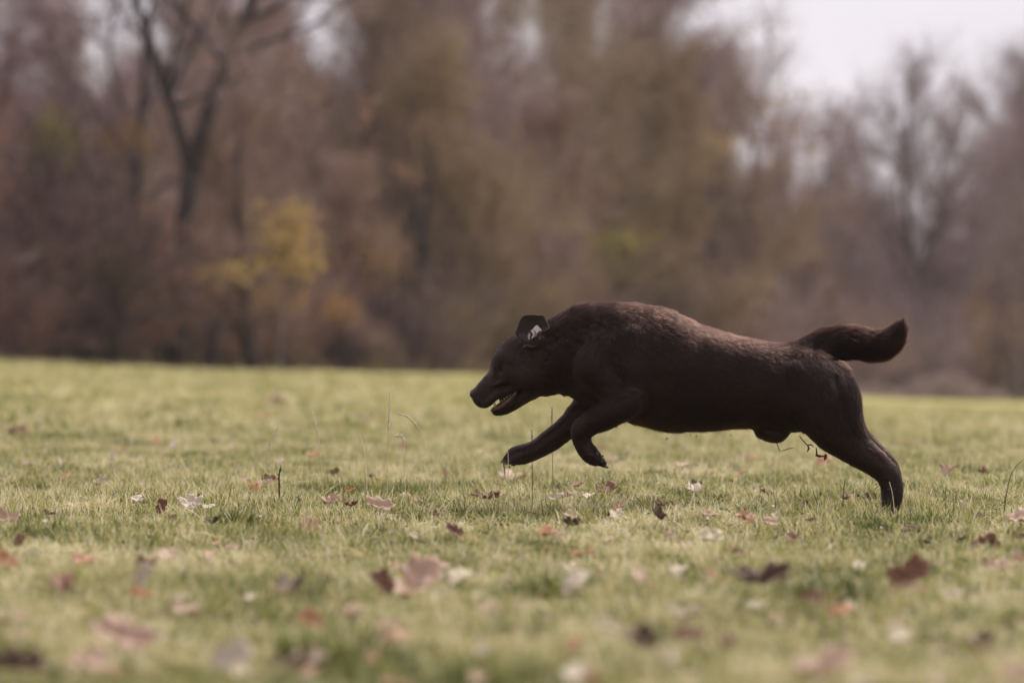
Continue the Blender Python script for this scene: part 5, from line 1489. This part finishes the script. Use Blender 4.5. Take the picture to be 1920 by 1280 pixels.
mud([(944, 866, 46, 2), (950, 868, 44, 3), (960, 872, 46, 3), (963, 874, 50, 2)], 30, 1.7)
mud([(1152, 797, -82, 2)], 6, 1.5)
mud([(1664, 915, -66, 3), (1656, 935, -68, 3)], 12, 1.4)

# --- scraps of grass and twig that swing from the dog, and the drops of mud it throws up
def Wd(p): return W(p) + np.array([DOG_X, DOG_Y, 0])
m_scrap = matte('muddy_stalk', [(0.3, (0.035, 0.026, 0.015)), (0.7, (0.10, 0.075, 0.04))], 60.0, 0.7, 0.3)
m_redbark = matte('wet_leaf_scrap', [(0.3, (0.07, 0.022, 0.010)), (0.7, (0.20, 0.075, 0.035))], 60.0, 0.5, 0.3)
def scrap(name, strokes, mat, label, cat):
    c = Wd(np.array(strokes[0][0][:3], float)); root = obj(name, None) if False else None
    mb = MB()
    for st in strokes:
        st = np.array(st, float); mb.tube(Wd(st[:, :3]) - c, st[:, 3] * PX, 5)
    o = obj(name, mb.data(name, True), mat, None, c); return tag(o, label, cat)
scrap('grass_scrap', [[(1455, 828, -6, 1), (1458, 836, -6, .9), (1463, 848, -6, .4)], [(1456, 827, -6, 1.6), (1462, 827, -6, .6)]], m_scrap, 'short dark stalk hanging straight down from the belly of the dog', 'grass scrap')
scrap('grass_scrap', [[(1464, 845, -4, .5), (1470, 844, -4, .9), (1476, 841, -4, 1.0), (1490, 838.5, -4, .3)]], m_scrap, 'thin bent blade of grass in the air just below the belly of the dog', 'grass scrap')
scrap('twig_scrap', [[(1497, 816, -30, 1.0), (1503, 825, -31, 1.0), (1512, 834, -32, 1.2), (1514, 840, -32, 2.2), (1510, 847, -32, .4)], [(1512, 834, -32, 1.5), (1518, 832, -32, 1.5), (1524, 837, -32, .5)], [(1505, 826, -31, .7), (1510, 824, -31, .3)]],
      m_scrap, 'small branched twig tangled on the front of the thigh', 'twig')
scrap('leaf_scrap', [[(1528, 838, -30, 1), (1529, 848, -30, 1.6), (1528, 852, -30, 2.6), (1534, 854, -30, 2.8), (1540, 854, -30, 1.6), (1548, 855, -30, 2.4)], [(1546, 850, -30, 2.5), (1545, 857, -30, 3.2), (1543, 862, -30, .8)]],
      m_redbark, 'wet reddish leaf scrap stuck below the knee of the hind leg', 'leaf scrap')
scrap('mud_strand', [[(944, 868, 50, 1.6), (945, 876, 50, 1.1), (946.5, 888, 50, .8), (947, 900, 50, .5)]], m_mud, 'thin strand of mud and root dripping from the outstretched front paw', 'mud strand')
for i, (x, y, r, lb) in enumerate([(1250, 822, 1.4, 'speck of mud in the air under the front of the belly'), (1294, 815, 1.0, 'tiny curl of mud close under the belly of the dog'), (1305, 817, 1.3, 'speck of mud below the middle of the belly'),
                                   (1369, 816, 1.0, 'rearmost speck of mud in the air below the belly')]):
    mb = MB(); mb.ball((0, 0, 0), np.array([1, 1.2, 1.3]) * r * PX, 8, 6); mb.ball(np.array([.8, 0, .9]) * r * PX, r * .6 * PX, 6, 5)
    tag(obj('mud_speck', mb.data('mud_speck', True), m_mud, None, Wd((x, y, -10))), lb, 'mud speck', 'specks of mud thrown up by the dog')
# ------------------------------------------------------------------ thin autumn haze over the meadow
mb = MB()
x0, x1, y0, y1, z0, z1 = -420, 420, -30, 420, -6.5, 34.0
mb.add([(x0, y0, z0), (x1, y0, z0), (x1, y1, z0), (x0, y1, z0), (x0, y0, z1), (x1, y0, z1), (x1, y1, z1), (x0, y1, z1)],
       [(0, 3, 2, 1), (4, 5, 6, 7), (0, 1, 5, 4), (1, 2, 6, 5), (2, 3, 7, 6), (3, 0, 4, 7)])
m_haze, nt, out = new_mat('haze')
pv = nt.nodes.new('ShaderNodeVolumePrincipled')
pv.inputs['Color'].default_value = (0.90, 0.84, 0.88, 1)
pv.inputs['Density'].default_value = 0.00035
pv.inputs['Anisotropy'].default_value = 0.2
nt.links.new(pv.outputs[0], out.inputs['Volume'])
tag(obj('haze', mb.data('haze'), m_haze), 'thin pale haze hanging over the meadow and in the wood', kind='stuff')
